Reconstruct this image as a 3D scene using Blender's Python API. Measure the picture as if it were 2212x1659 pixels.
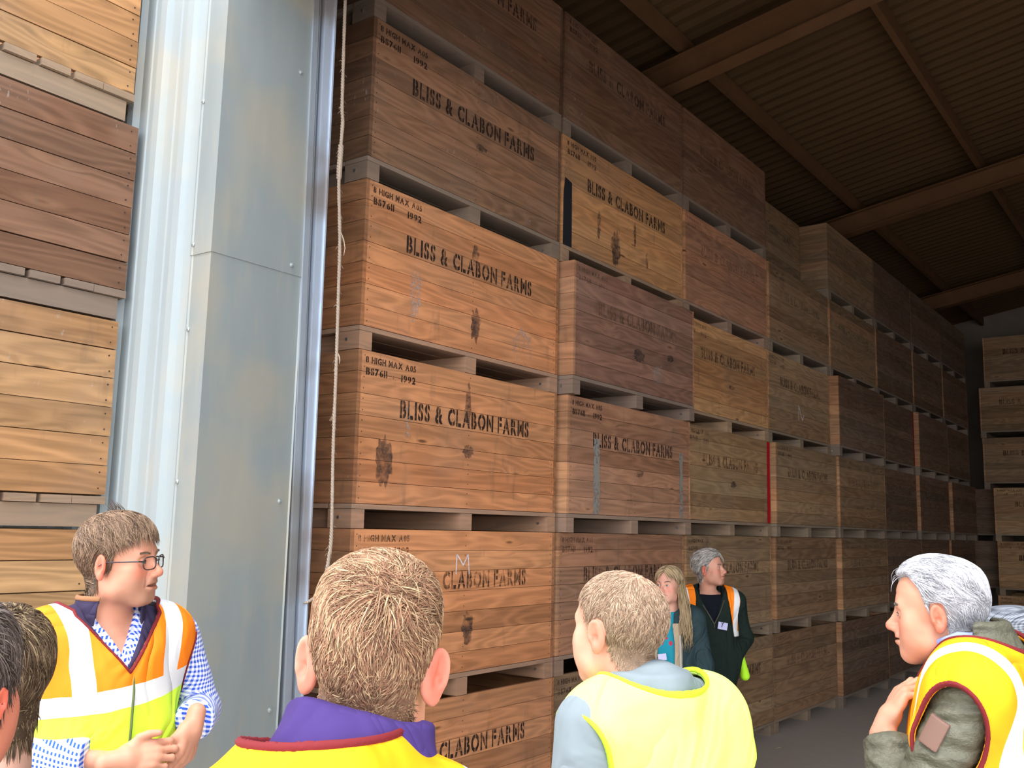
import bpy, bmesh, math, random
import numpy as np
from mathutils import Vector, Matrix, noise as mnoise

for _o in list(bpy.data.objects): bpy.data.objects.remove(_o)
SC = bpy.context.scene
COL = SC.collection
# ---------------------------------------------------------------- camera
cam_d = bpy.data.cameras.new('camera'); cam = bpy.data.objects.new('camera', cam_d); COL.objects.link(cam)
F_PX = 2108.4
YAW, PITCH, ROLL = math.radians(35.967), math.radians(8.470), math.radians(1.292)
CAM = Vector((-3.599, -3.608, 1.88))
fwd = Vector((math.cos(YAW)*math.cos(PITCH), math.sin(YAW)*math.cos(PITCH), math.sin(PITCH)))
rt0 = Vector((math.sin(YAW), -math.cos(YAW), 0)); up0 = rt0.cross(fwd)
rt = rt0*math.cos(ROLL) + up0*math.sin(ROLL); up = -rt0*math.sin(ROLL) + up0*math.cos(ROLL)
M = Matrix((rt, up, -fwd)).transposed().to_4x4(); M.translation = CAM
cam.matrix_world = M
cam_d.sensor_fit = 'HORIZONTAL'; cam_d.sensor_width = 36.0; cam_d.lens = F_PX/2212*36.0
cam_d.clip_start = 0.05; cam_d.clip_end = 300
SC.camera = cam
# ---------------------------------------------------------------- world: bright overcast sky
W = bpy.data.worlds.new('overcast_sky'); SC.world = W; W.use_nodes = True
nt = W.node_tree; nt.nodes.clear()
tc = nt.nodes.new('ShaderNodeTexCoord'); sep = nt.nodes.new('ShaderNodeSeparateXYZ')
rmp = nt.nodes.new('ShaderNodeValToRGB'); bgn = nt.nodes.new('ShaderNodeBackground'); wo = nt.nodes.new('ShaderNodeOutputWorld')
nt.links.new(tc.outputs['Generated'], sep.inputs[0]); nt.links.new(sep.outputs['Z'], rmp.inputs[0])
rmp.color_ramp.elements[0].position = 0.0; rmp.color_ramp.elements[0].color = (1.65, 1.66, 1.66, 1)
rmp.color_ramp.elements[1].position = 0.7; rmp.color_ramp.elements[1].color = (0.80, 0.85, 0.92, 1)
nt.links.new(rmp.outputs[0], bgn.inputs[0]); nt.links.new(bgn.outputs[0], wo.inputs[0])
bgn.inputs[1].default_value = 1.5
# ---------------------------------------------------------------- hazy sun, high behind the photographer
sd = bpy.data.lights.new('hazy_sun', 'SUN'); sd.energy = 1.5; sd.angle = math.radians(14); sd.color = (1.0, 0.96, 0.9)
sun = bpy.data.objects.new('hazy_sun', sd); COL.objects.link(sun)
sun.rotation_euler = Vector((-0.40, -0.04, 0.92)).normalized().to_track_quat('Z', 'Y').to_euler()
# ---------------------------------------------------------------- exposure
vs = SC.view_settings
vs.view_transform = 'Standard'; vs.look = 'None'; vs.gamma = 1.0; vs.use_curve_mapping = False
vs.exposure = 1.2
SC.cycles.max_bounces = 8; SC.cycles.diffuse_bounces = 5; SC.cycles.glossy_bounces = 3
SC.cycles.transparent_max_bounces = 12; SC.cycles.use_denoising = True
SC.cycles.sample_clamp_indirect = 6.0
DOOR_Y0, DOOR_Y1, DOOR_H = -0.2, -13.0, 4.45

# ---------------------------------------------------------------- helpers
class NT:
    """tiny node builder: t('ShaderNodeX', socket=value_or_socket, ...)"""
    def __init__(s, name):
        s.m = bpy.data.materials.new(name); s.m.use_nodes = True; s.t = s.m.node_tree; s.t.nodes.clear()
        s.out = s.t.nodes.new('ShaderNodeOutputMaterial')
    def n(s, ty, ins=None, **kw):
        nd = s.t.nodes.new('ShaderNode'+ty)
        for k, v in kw.items(): setattr(nd, k, v)
        for k, v in (ins or {}).items():
            sk = nd.inputs[k]
            if isinstance(v, bpy.types.NodeSocket): s.t.links.new(v, sk)
            else:
                if isinstance(v, (tuple, list)) and len(v) == 3 and sk.type == 'RGBA': v = (*v, 1)
                sk.default_value = v
        return nd
    def math(s, op, a, b=0.0, c=None, clamp=False):
        d = {0: a, 1: b}
        if c is not None: d[2] = c
        return s.n('Math', d, operation=op, use_clamp=clamp).outputs[0]
    def mix(s, f, a, b, blend='MIX'):
        nd = s.n('Mix', data_type='RGBA', blend_type=blend)
        for idx, v in ((0, f), (6, a), (7, b)):
            sk = nd.inputs[idx]
            if isinstance(v, bpy.types.NodeSocket): s.t.links.new(v, sk)
            else: sk.default_value = (*v, 1) if isinstance(v, (tuple, list)) and len(v) == 3 else v
        return nd.outputs[2]
    def ramp(s, f, stops, interp='LINEAR'):
        nd = s.n('ValToRGB', {0: f}); r = nd.color_ramp; r.interpolation = interp
        while len(r.elements) < len(stops): r.elements.new(0.5)
        for e, (p, c) in zip(r.elements, stops):
            e.position = p; e.color = (c, c, c, 1) if not isinstance(c, (tuple, list)) else (*c, 1)
        return nd.outputs[0]
    def noise(s, vec, scale, detail=3, rough=0.5, dist=0.0):
        return s.n('TexNoise', {'Vector': vec, 'Scale': scale, 'Detail': detail, 'Roughness': rough, 'Distortion': dist}).outputs[0]
    def obj(s):
        return s.n('TexCoord').outputs['Object']
    def geo(s):
        return s.n('NewGeometry').outputs['Position']
    def vmul(s, v, k):
        return s.n('VectorMath', {0: v, 1: k}, operation='MULTIPLY').outputs[0]
    def vadd(s, a, b):
        return s.n('VectorMath', {0: a, 1: b}, operation='ADD').outputs[0]
    def attr(s, name, ty='OBJECT'):
        return s.n('Attribute', attribute_name=name, attribute_type=ty)
    def bsdf(s, color, rough=0.7, metal=0.0, spec=0.3, normal=None, alpha=None, **kw):
        d = {'Base Color': color, 'Roughness': rough, 'Metallic': metal, 'Specular IOR Level': spec}
        if normal is not None: d['Normal'] = normal
        if alpha is not None: d['Alpha'] = alpha
        d.update(kw)
        b = s.n('BsdfPrincipled', d); s.t.links.new(b.outputs[0], s.out.inputs[0]); return s.m
    def bump(s, h, strength=0.3, dist=0.01):
        return s.n('Bump', {'Height': h, 'Strength': strength, 'Distance': dist}).outputs[0]

def plain(name, color, rough=0.7, metal=0.0, spec=0.3, nz=0.0, scale=30):
    t = NT(name)
    if nz:
        v = t.noise(t.obj(), scale, 4)
        c = t.mix(v, tuple(x*(1-nz) for x in color), tuple(min(1, x*(1+nz)) for x in color))
        return t.bsdf(c, rough, metal, spec, normal=t.bump(v, 0.15, 0.002))
    return t.bsdf(color, rough, metal, spec)

class MB:
    """mesh builder"""
    def __init__(s): s.v = []; s.f = []; s.mi = []
    def box(s, x0, x1, y0, y1, z0, z1, mi=0):
        n = len(s.v)
        s.v += [(x0,y0,z0),(x1,y0,z0),(x1,y1,z0),(x0,y1,z0),(x0,y0,z1),(x1,y0,z1),(x1,y1,z1),(x0,y1,z1)]
        s.f += [tuple(n+i for i in q) for q in ((0,3,2,1),(4,5,6,7),(0,1,5,4),(1,2,6,5),(2,3,7,6),(3,0,4,7))]
        s.mi += [mi]*6
    def poly(s, pts, mi=0):
        n = len(s.v); s.v += [tuple(p) for p in pts]; s.f.append(tuple(range(n, n+len(pts)))); s.mi.append(mi)
    def prism(s, pts, d, mi=0):
        """closed polygon extruded by vector d"""
        n = len(s.v); k = len(pts)
        s.v += [tuple(p) for p in pts] + [tuple(p[i]+d[i] for i in range(3)) for p in pts]
        s.f.append(tuple(n+i for i in range(k))[::-1]); s.f.append(tuple(n+k+i for i in range(k)))
        for i in range(k): j = (i+1) % k; s.f.append((n+i, n+j, n+k+j, n+k+i))
        s.mi += [mi]*(k+2)
    def tube(s, pts, rad, seg=8, mi=0, cap=True):
        pts = [Vector(p) for p in pts]; n0 = len(s.v); k = len(pts)
        if not isinstance(rad, (list, tuple)): rad = [rad]*k
        prev = None
        for i, p in enumerate(pts):
            t = (pts[min(i+1, k-1)] - pts[max(i-1, 0)]).normalized()
            if prev is None:
                a = Vector((0, 0, 1)) if abs(t.z) < 0.9 else Vector((1, 0, 0)); u = t.cross(a).normalized()
            else:
                u = (prev - t*prev.dot(t)).normalized()
            prev = u; w = t.cross(u)
            for j in range(seg):
                an = 2*math.pi*j/seg; s.v.append(tuple(p + (u*math.cos(an) + w*math.sin(an))*rad[i]))
        for i in range(k-1):
            for j in range(seg):
                a = n0+i*seg+j; b = n0+i*seg+(j+1) % seg; s.f.append((a, b, b+seg, a+seg)); s.mi.append(mi)
        if cap:
            s.f.append(tuple(n0+j for j in range(seg))[::-1]); s.f.append(tuple(n0+(k-1)*seg+j for j in range(seg))); s.mi += [mi, mi]
    def mesh(s, name, mats, smooth=False):
        me = bpy.data.meshes.new(name); me.from_pydata(s.v, [], s.f)
        for m in (mats if isinstance(mats, (list, tuple)) else [mats]): me.materials.append(m)
        me.polygons.foreach_set('material_index', s.mi)
        if smooth: me.polygons.foreach_set('use_smooth', [True]*len(s.f))
        me.update(); return me
    def build(s, name, mats, parent=None, smooth=False):
        return link(name, s.mesh(name, mats, smooth), parent)

def link(name, me, parent=None):
    o = bpy.data.objects.new(name, me); COL.objects.link(o); o.parent = parent; return o
def empty(name, loc=(0,0,0), rz=0.0):
    o = bpy.data.objects.new(name, None); COL.objects.link(o); o.location = loc; o.rotation_euler = (0, 0, rz)
    o.empty_display_size = 0.1; return o
def tag(o, label=None, cat=None, group=None, kind=None):
    if label: o['label'] = label
    if cat: o['category'] = cat
    if group: o['group'] = group
    if kind: o['kind'] = kind
    return o
def struct(o): o['kind'] = 'structure'; return o
# ================================================================ setting
def metal_mat(name, ca, cb, dirt, rough=0.45, metal=0.35):
    t = NT(name); v = t.obj()
    n1 = t.noise(t.vmul(v, (3, 3, 0.7)), 2.0, 4); n2 = t.noise(t.vmul(v, (9, 9, 1.2)), 3.0, 5, 0.6)
    n3 = t.noise(v, 1.7, 3)
    c = t.mix(n1, ca, cb)
    c = t.mix(t.ramp(n3, [(0.52, 0), (0.66, 0.65)]), c, dirt)
    c = t.mix(t.ramp(n2, [(0.55, 0), (0.75, 0.4)]), c, dirt)
    r = t.math('ADD', t.math('MULTIPLY', n2, 0.25), rough)
    return t.bsdf(c, r, metal, 0.4, normal=t.bump(n1, 0.12, 0.01))
CLAD = metal_mat('pale_blue_cladding', (0.315, 0.36, 0.375), (0.265, 0.31, 0.335), (0.365, 0.35, 0.30), 0.5, 0.1)
JAMB = metal_mat('dull_steel_flashing', (0.28, 0.31, 0.315), (0.205, 0.24, 0.25), (0.33, 0.305, 0.245), 0.45, 0.3)
RAIL = metal_mat('galvanised_rail', (0.40, 0.46, 0.54), (0.28, 0.32, 0.38), (0.24, 0.22, 0.19), 0.38, 0.5)
RAILD = metal_mat('dark_rail', (0.10, 0.11, 0.13), (0.06, 0.07, 0.08), (0.12, 0.10, 0.08), 0.5, 0.3)
RAILB = metal_mat('bright_rail_edge', (0.52, 0.60, 0.74), (0.42, 0.50, 0.62), (0.22, 0.16, 0.11), 0.32, 0.45)

def floor_mat():
    t = NT('dusty_concrete'); v = t.geo()
    a = t.noise(v, 0.6, 4); b = t.noise(v, 9, 6, 0.65); c = t.noise(v, 60, 3)
    col = t.mix(a, (0.50, 0.445, 0.405), (0.60, 0.54, 0.50))
    col = t.mix(t.math('MULTIPLY', b, 0.5), col, (0.36, 0.31, 0.275))
    return t.bsdf(col, 0.9, 0, 0.15, normal=t.bump(t.math('ADD', b, t.math('MULTIPLY', c, 0.4)), 0.4, 0.01))
FLOOR = floor_mat()
def roof_mat():
    t = NT('old_roof_sheet'); v = t.obj()
    a = t.noise(v, 0.8, 4); b = t.noise(t.vmul(v, (8, 0.8, 1)), 3, 4)
    return t.bsdf(t.mix(t.math('MULTIPLY', t.math('ADD', a, b), 0.5), (0.055, 0.032, 0.015), (0.105, 0.062, 0.029)), 0.9, 0, 0.1)
ROOF = roof_mat()
STEEL = plain('brown_painted_steel', (0.13, 0.065, 0.030), 0.75, 0, 0.2, 0.25, 6)
WALLM = plain('dark_fibre_wall', (0.20, 0.17, 0.14), 0.9, 0, 0.1, 0.2, 3)

m = MB(); m.box(-30, 20, -34, 12, -0.2, 0.0); struct(m.build('floor', FLOOR))
# straw bits on the floor are separate things further down
EAVE_Z, SL = 6.36, 0.18          # underside of roof sheet is z = EAVE_Z - SL*y
RIDGE_Y = -9.0; XB = 17.6; XF = -1.1
# walls
m = MB(); m.box(XF+0.02, XB, 1.65, 1.8, 0, EAVE_Z-SL*1.65); struct(m.build('wall_left', WALLM))
zr = EAVE_Z - SL*RIDGE_Y
m = MB(); m.prism([(XB, 1.8, 0), (XB, -19.8, 0), (XB, -19.8, EAVE_Z-0.3), (XB, RIDGE_Y, zr), (XB, 1.8, EAVE_Z-0.3)], (0.2, 0, 0)); struct(m.build('wall_back', WALLM))
m = MB(); m.box(XF+0.02, XB, -19.8, -19.65, 0, EAVE_Z-SL*1.65); struct(m.build('wall_right', WALLM))
# front gable wall above and to the right of the door opening
m = MB()
m.box(XF+0.03, XF+0.28, -19.7, DOOR_Y1, 0, DOOR_H)
m.prism([(XF+0.03, 2.2, DOOR_H), (XF+0.03, 2.2, EAVE_Z-0.4), (XF+0.03, RIDGE_Y, zr), (XF+0.03, -19.7, EAVE_Z-0.3), (XF+0.03, -19.7, DOOR_H)], (0.25, 0, 0))
struct(m.build('wall_front', plain('front_panel', (0.42, 0.50, 0.54), 0.6, 0, 0.3, 0.1, 2)))
# profiled cladding left of the door: trapezoid ribs running up
m = MB(); prof = []; y = -0.075
segs = [(0.0, 0.0), (0.055, 0.0), (0.07, -0.028), (0.115, -0.028), (0.13, 0.0), (0.175, 0.0), (0.18, 0.006), (0.20, 0.006), (0.205, 0.0)]
pts = []
yy = -0.055
while yy < 2.2:
    for dy, dx in segs: pts.append((XF+0.004+dx, yy+dy))
    yy += 0.21
for (xa, ya), (xb, yb) in zip(pts, pts[1:]):
    m.poly([(xa, ya, 0), (xb, yb, 0), (xb, yb, 6.3), (xa, ya, 6.3)])
xw = XF+0.03
m.box(xw, xw+0.03, -0.05, 2.2, 0, 6.3)
clad = struct(m.build('wall_cladding', CLAD))
# corner flashing: upper and lower length lapping at z 3.02
def flashing(z0, z1, off, name):
    m = MB(); a = 0.0016; x = XF-off; yf = DOOR_Y0-off
    # outer leaf (faces -X) with a folded hem, then the return into the opening (faces -Y)
    prof = [(x+0.010, -0.055), (x-0.004, -0.066), (x-0.004, -0.072), (x, -0.080), (x, yf), (-0.598, yf), (-0.592, yf-0.006), (-0.588, yf)]
    inner = [(px+0.004, py+0.004) for px, py in prof]
    for i in range(len(prof)-1):
        (xa, ya), (xb, yb) = prof[i], prof[i+1]; (xc, yc), (xd, yd) = inner[i], inner[i+1]
        m.poly([(xa, ya, z0), (xb, yb, z0), (xb, yb, z1), (xa, ya, z1)])
        m.poly([(xa, ya, z0), (xc, yc, z0), (xd, yd, z0), (xb, yb, z0)])
        m.poly([(xa, ya, z1), (xb, yb, z1), (xd, yd, z1), (xc, yc, z1)])
    return struct(m.build(name, [JAMB]))
flashing(0.0, 3.03, 0.0, 'trim_1'); flashing(3.02, 6.2, 0.004, 'trim_2')
# jamb core behind the flashing so no light leaks
m = MB(); m.box(XF+0.035, -0.62, DOOR_Y0+0.012, -0.02, 0, 6.1); m.box(XF+0.035, -0.9, -0.02, 1.7, 0, 6.1)
struct(m.build('wall_jamb', WALLM))
# door track at the inner edge of the jamb; it leans very slightly like in the photo
def strip(name, xb, xt, wb, wt, y0, y1, mat):
    m = MB(); H = 5.2
    m.prism([(xb, y0, 0), (xb+wb, y0, 0), (xb+wb, y1, 0), (xb, y1, 0)], (0, 0, 0.001))
    m = MB(); n = 0
    lo = [(xb, y0, 0), (xb+wb, y0, 0), (xb+wb, y1, 0), (xb, y1, 0)]; hi = [(xt, y0, H), (xt+wt, y0, H), (xt+wt, y1, H), (xt, y1, H)]
    m.v = lo+hi; m.f = [(0,3,2,1),(4,5,6,7),(0,1,5,4),(1,2,6,5),(2,3,7,6),(3,0,4,7)]; m.mi = [0]*6
    return m.build(name, mat)
door = tag(empty('door_track', (0, 0, 0)), 'tall grey steel door guide rail standing at the edge of the opening', 'door track')
def strip_p(*a): o = strip(*a); o.parent = door; return o
strip_p('flange', -0.548, -0.634, 0.034, 0.034, -0.213, -0.16, RAIL)
strip_p('channel_back', -0.516, -0.604, 0.026, 0.050, -0.190, -0.15, RAILD)
strip_p('channel_groove', -0.508, -0.588, 0.006, 0.006, -0.204, -0.17, RAIL)
strip_p('outer_edge', -0.490, -0.556, 0.030, 0.070, -0.214, -0.10, RAILB)
strip_p('edge_lip', -0.464, -0.494, 0.006, 0.010, -0.222, -0.21, RAILB)
# roof screws on the flashing: hex head on a washer
SCREW = plain('screw_metal', (0.42, 0.47, 0.48), 0.4, 0.6, 0.5)
def screw(loc, axis, label):
    r = tag(empty('roofing_screw', loc), label, 'screw', 'screws holding the corner flashing')
    a = Vector(axis)
    m = MB(); m.tube([Vector((0,0,0)), a*0.003, a*0.0045], [0.011, 0.011, 0.007], 16); m.build('washer', SCREW, r)
    m = MB(); m.tube([a*0.004, a*0.010], 0.0055, 6); m.build('hex_head', SCREW, r)
for x, z, l in ((-0.673, 4.002, 'hex head screw near the top of the dark door flashing'), (-0.662, 3.063, 'hex head screw just above the lap of the dark door flashing'),
                (-0.650, 1.981, 'hex head screw midway up the lower dark door flashing'), (-0.579-0.06, 1.082, 'hex head screw low on the dark door flashing beside the fair-haired head')):
    screw((x, DOOR_Y0-(0.005 if z > 3.02 else 0.001), z), (0, -1, 0), l)
for y, z, l in ((-0.046-0.03, 3.721, 'hex head screw high on the pale outer edge strip'), (-0.058-0.02, 3.068, 'hex head screw beside the lap of the pale edge strip'),
                (-0.080, 2.695, 'hex head screw below the lap on the pale edge strip'), (-0.080, 2.047, 'hex head screw above the man in glasses on the pale edge strip')):
    screw((XF-(0.005 if z > 3.02 else 0.001), y, z), (-1, 0, 0), l)
# ---------------------------------------------------------------- roof
def roof(name, y0, y1, sgn):
    m = MB(); step = 0.045; xs = np.arange(XF, XB, step)
    def z(y): return EAVE_Z - SL*y if sgn > 0 else EAVE_Z - SL*(2*RIDGE_Y - y)
    for i, (xa, xb) in enumerate(zip(xs, xs[1:])):
        ha = 0.028*math.sin(2*math.pi*xa/0.18); hb = 0.028*math.sin(2*math.pi*xb/0.18)
        m.poly([(xa, y0, z(y0)+ha), (xb, y0, z(y0)+hb), (xb, y1, z(y1)+hb), (xa, y1, z(y1)+ha)])
    m.box(XF, XB, 0, 0.001, 20, 20.001) if False else None
    return struct(m.build(name, ROOF, smooth=True))
roof('ceiling', 2.0, RIDGE_Y, 1); roof('ceiling', RIDGE_Y, -20.0, -1)
m = MB()   # outer lid keeps daylight out of the corrugations
for y0, y1, s in ((2.0, RIDGE_Y, 1), (RIDGE_Y, -20.0, -1)):
    def z(y): return (EAVE_Z - SL*y if s > 0 else EAVE_Z - SL*(2*RIDGE_Y - y)) + 0.05
    m.poly([(XF, y0, z(y0)), (XB+0.2, y0, z(y0)), (XB+0.2, y1, z(y1)), (XF, y1, z(y1))])
struct(m.build('roof_cover', ROOF))
# portal frames: rafter I-beams, underside on z = 5.9 - SL*y
for X in (3.95, 9.1, 14.15):
    r = tag(empty('portal_frame', (X, 0, 0)), {3.95: 'brown roof beam nearest the door, rising to the top of the picture', 9.1: 'brown roof beam in the middle of the shed roof', 14.15: 'farthest brown roof beam near the back of the shed'}[X], 'roof beam', 'portal frame rafters')
    for side in (1, -1):
        m = MB()
        def P(y, dz): return (y, 5.86 - SL*y + dz) if side > 0 else (2*RIDGE_Y - y, 5.86 - SL*y + dz)
        for (xa, xb, d0, d1) in ((-0.085, 0.085, 0, 0.012), (-0.005, 0.005, 0.012, 0.25), (-0.085, 0.085, 0.25, 0.262)):
            a = P(1.62, d0); b = P(RIDGE_Y, d0); c = P(RIDGE_Y, d1); d = P(1.62, d1)
            m.prism([(xa, *a), (xa, *b), (xa, *c), (xa, *d)], (xb-xa, 0, 0))
        m.build('rafter', STEEL, r)
        m = MB(); ya = 1.36 if side > 0 else 2*RIDGE_Y-1.62
        for (xa, xb, y0, y1) in ((-0.085, 0.085, 0, 0.012), (-0.005, 0.005, 0.012, 0.25), (-0.085, 0.085, 0.25, 0.262)):
            m.box(xa, xb, ya+y0, ya+y1, 0, 5.6)
        m.build('column', STEEL, r)
for i, y in enumerate([1.5, 0.06, -1.46, -2.98, -4.5, -6.0, -7.5]):
    m = MB(); z = EAVE_Z - SL*y
    m.box(XF+0.3, XB, y-0.03, y+0.03, z-0.185, z-0.03)
    tag(m.build('purlin', STEEL), ['brown purlin running along the roof edge behind the boxes', 'brown purlin running above the top row of boxes', 'second brown purlin up the roof slope from the boxes', 'third brown purlin up the roof slope from the boxes'][min(i, 3)] if i < 4 else 'brown purlin high on the roof beyond the picture corner', 'purlin', 'roof purlins')
# ================================================================ potato boxes
NPL = 7; PITCH = 0.934; GAP = 0.125; BL = 1.895; BD = 1.22
PLH = (PITCH-GAP-0.004)/NPL
def wood(name, axis, ph, z0, grey=0.0, knots=True, nails=None):
    t = NT(name); v = t.obj()
    sp = t.n('SeparateXYZ', {0: v}); ax = sp.outputs[axis]; oz = sp.outputs[2]; oth = sp.outputs[1-axis]
    tint = t.attr('tint').outputs['Color']; seed = t.attr('seed').outputs['Color']
    sd = t.n('SeparateXYZ', {0: seed})
    idx = t.math('FLOOR', t.math('DIVIDE', t.math('SUBTRACT', oz, z0), ph))
    pr = t.n('TexWhiteNoise', {'Vector': t.n('CombineXYZ', {0: idx, 1: sd.outputs[0], 2: sd.outputs[1]}).outputs[0]}, noise_dimensions='3D')
    ps = t.n('SeparateXYZ', {0: pr.outputs['Color']})
    # plank space: along, across
    al = t.math('ADD', ax, t.math('MULTIPLY', ps.outputs[0], 40.0)); al = t.math('ADD', al, sd.outputs[0])
    ac = t.math('ADD', oz, t.math('MULTIPLY', ps.outputs[1], 9.0))
    q = t.n('CombineXYZ', {0: al, 1: ac, 2: oth}).outputs[0]
    # knots bend the grain
    kv = t.n('TexVoronoi', {'Vector': t.vmul(q, (1.7, 7.0, 1.0)), 'Scale': 1.0, 'Randomness': 1.0}, feature='F1')
    kd = kv.outputs['Distance']
    kz = t.ramp(kd, [(0.0, 1), (0.30, 0)])
    bend = t.math('MULTIPLY', kz, 0.055)
    q2 = t.vadd(q, t.n('CombineXYZ', {0: 0.0, 1: bend, 2: 0.0}).outputs[0])
    g1 = t.noise(t.vmul(q2, (0.9, 17, 1)), 1.6, 4, 0.55, 0.9)
    cn = t.noise(t.vmul(q2, (0.55, 4.2, 1)), 1.0, 2.0, 0.45)
    wv = t.math('POWER', t.math('ADD', t.math('MULTIPLY', t.math('SINE', t.math('MULTIPLY', cn, 95.0)), 0.5), 0.5), 1.6)
    g2 = t.noise(t.vmul(q2, (3, 70, 1)), 1.0, 3, 0.6)
    grain = t.math('ADD', t.math('MULTIPLY', g1, 0.62), t.math('ADD', t.math('MULTIPLY', wv, 0.20), t.math('MULTIPLY', g2, 0.18)))
    val = t.ramp(grain, [(0.30, 0.70), (0.5, 0.98), (0.68, 1.18)])
    base = t.mix(1.0, tint, val, 'MULTIPLY')
    # per plank lightness + hue
    pb = t.math('ADD', t.math('MULTIPLY', ps.outputs[2], 0.42), 0.78)
    base = t.mix(1.0, base, t.n('CombineXYZ', {0: pb, 1: pb, 2: pb}).outputs[0], 'MULTIPLY')
    hue = t.mix(1.0, base, (1.10, 0.93, 0.84), 'MULTIPLY')
    base = t.mix(t.math('MULTIPLY', ps.outputs[0], 0.8), base, hue)
    if knots:
        kk = t.ramp(kd, [(0.0, 0.85), (0.045, 0.8), (0.085, 0.0)])
        base = t.mix(kk, base, (0.10, 0.045, 0.02))
        kh = t.ramp(kd, [(0.06, 0.0), (0.11, 0.42), (0.24, 0.0)])
        base = t.mix(kh, base, t.mix(1.0, tint, (1.5, 1.42, 1.25), 'MULTIPLY'))
    # weathering: grey-dusty patches, dark smudges, running stains
    vs_ = t.vadd(v, seed)
    w1 = t.noise(vs_, 1.3, 5, 0.62); w2 = t.noise(t.vmul(vs_, (6, 6, 1.6)), 1.5, 5, 0.6)
    base = t.mix(t.ramp(w1, [(0.48, 0), (0.72, 0.55)]), base, t.mix(0.5, base, (0.20, 0.155, 0.125)))
    base = t.mix(t.ramp(w2, [(0.60, 0), (0.78, 0.55)]), base, (0.13, 0.085, 0.06))
    spk = t.noise(t.vmul(vs_, (30, 30, 14)), 1.0, 3, 0.7)
    base = t.mix(t.math('MULTIPLY', t.ramp(spk, [(0.66, 0), (0.72, 1)]), t.ramp(w1, [(0.50, 0), (0.60, 0.45)])), base, (0.36, 0.33, 0.31))
    if nails:
        dx = t.math('MINIMUM', t.math('ABSOLUTE', t.math('SUBTRACT', ax, nails[0])), t.math('ABSOLUTE', t.math('SUBTRACT', ax, nails[1])))
        dx = t.math('MINIMUM', dx, t.math('ABSOLUTE', t.math('SUBTRACT', ax, (nails[0]+nails[1])/2)))
        fz = t.math('FRACT', t.math('DIVIDE', t.math('SUBTRACT', oz, z0), ph))
        dz = t.math('MULTIPLY', t.math('MINIMUM', t.math('ABSOLUTE', t.math('SUBTRACT', fz, 0.24)), t.math('ABSOLUTE', t.math('SUBTRACT', fz, 0.76))), ph)
        nd = t.math('ADD', t.math('MULTIPLY', dx, dx), t.math('MULTIPLY', dz, dz))
        base = t.mix(t.math('MULTIPLY', t.math('LESS_THAN', nd, 0.0038**2), 0.85), base, (0.03, 0.015, 0.01))
    if grey: base = t.mix(grey, base, (0.25, 0.215, 0.18))
    return t.bsdf(base, 0.85, 0, 0.12, normal=t.bump(grain, 0.25, 0.004))
WX = wood('box_boards', 0, PITCH/7.3, 0.0); WX = WX
WXF = wood('front_boards', 0, PLH, GAP+0.002, nails=(0.048, BL-0.048))
WYF = wood('side_boards', 1, PLH, GAP+0.002)
WXB = wood('weathered_board_x', 0, 0.5, 0.0, 0.55, False)
WYB = wood('weathered_board_y', 1, 0.5, 0.0, 0.45, False)

def paint(name, col, lo=0.42, hi=0.62, amt=1.0, scale=26, strength=1.0):
    t = NT(name); v = t.geo()
    n1 = t.noise(t.vmul(v, (1, 1, 1)), scale, 4, 0.7); n2 = t.noise(v, 5.0, 2)
    a = t.ramp(t.math('ADD', t.math('MULTIPLY', n1, 0.6), t.math('MULTIPLY', n2, 0.4)), [(lo, strength), (hi, strength*(1-amt))])
    return t.bsdf(col, 0.9, 0, 0.05, alpha=a)
INK = [paint('stencil_ink_dark', (0.035, 0.022, 0.018), 0.50, 0.66, 0.8, strength=0.92),
       paint('stencil_ink_worn', (0.045, 0.026, 0.02), 0.42, 0.60, 0.9, strength=0.80),
       paint('stencil_ink_faded', (0.05, 0.032, 0.026), 0.36, 0.60, 0.9, strength=0.6)]
REDP = paint('red_paint', (0.42, 0.012, 0.02), 0.6, 0.8, 0.5)
GREYP = paint('grey_drip', (0.28, 0.27, 0.25), 0.50, 0.66, 0.9, 40, 0.85)
BLACKP = paint('black_tar', (0.02, 0.02, 0.024), 0.62, 0.8, 0.7)
CHALK = paint('white_chalk', (0.75, 0.70, 0.72), 0.48, 0.64, 0.95, 90, 0.95)
SMUDGE = paint('dark_smudge', (0.07, 0.05, 0.045), 0.40, 0.62, 1.0, 22, 0.75)
BOLT = plain('bolt_head', (0.55, 0.55, 0.56), 0.35, 0.9, 0.5)

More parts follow.
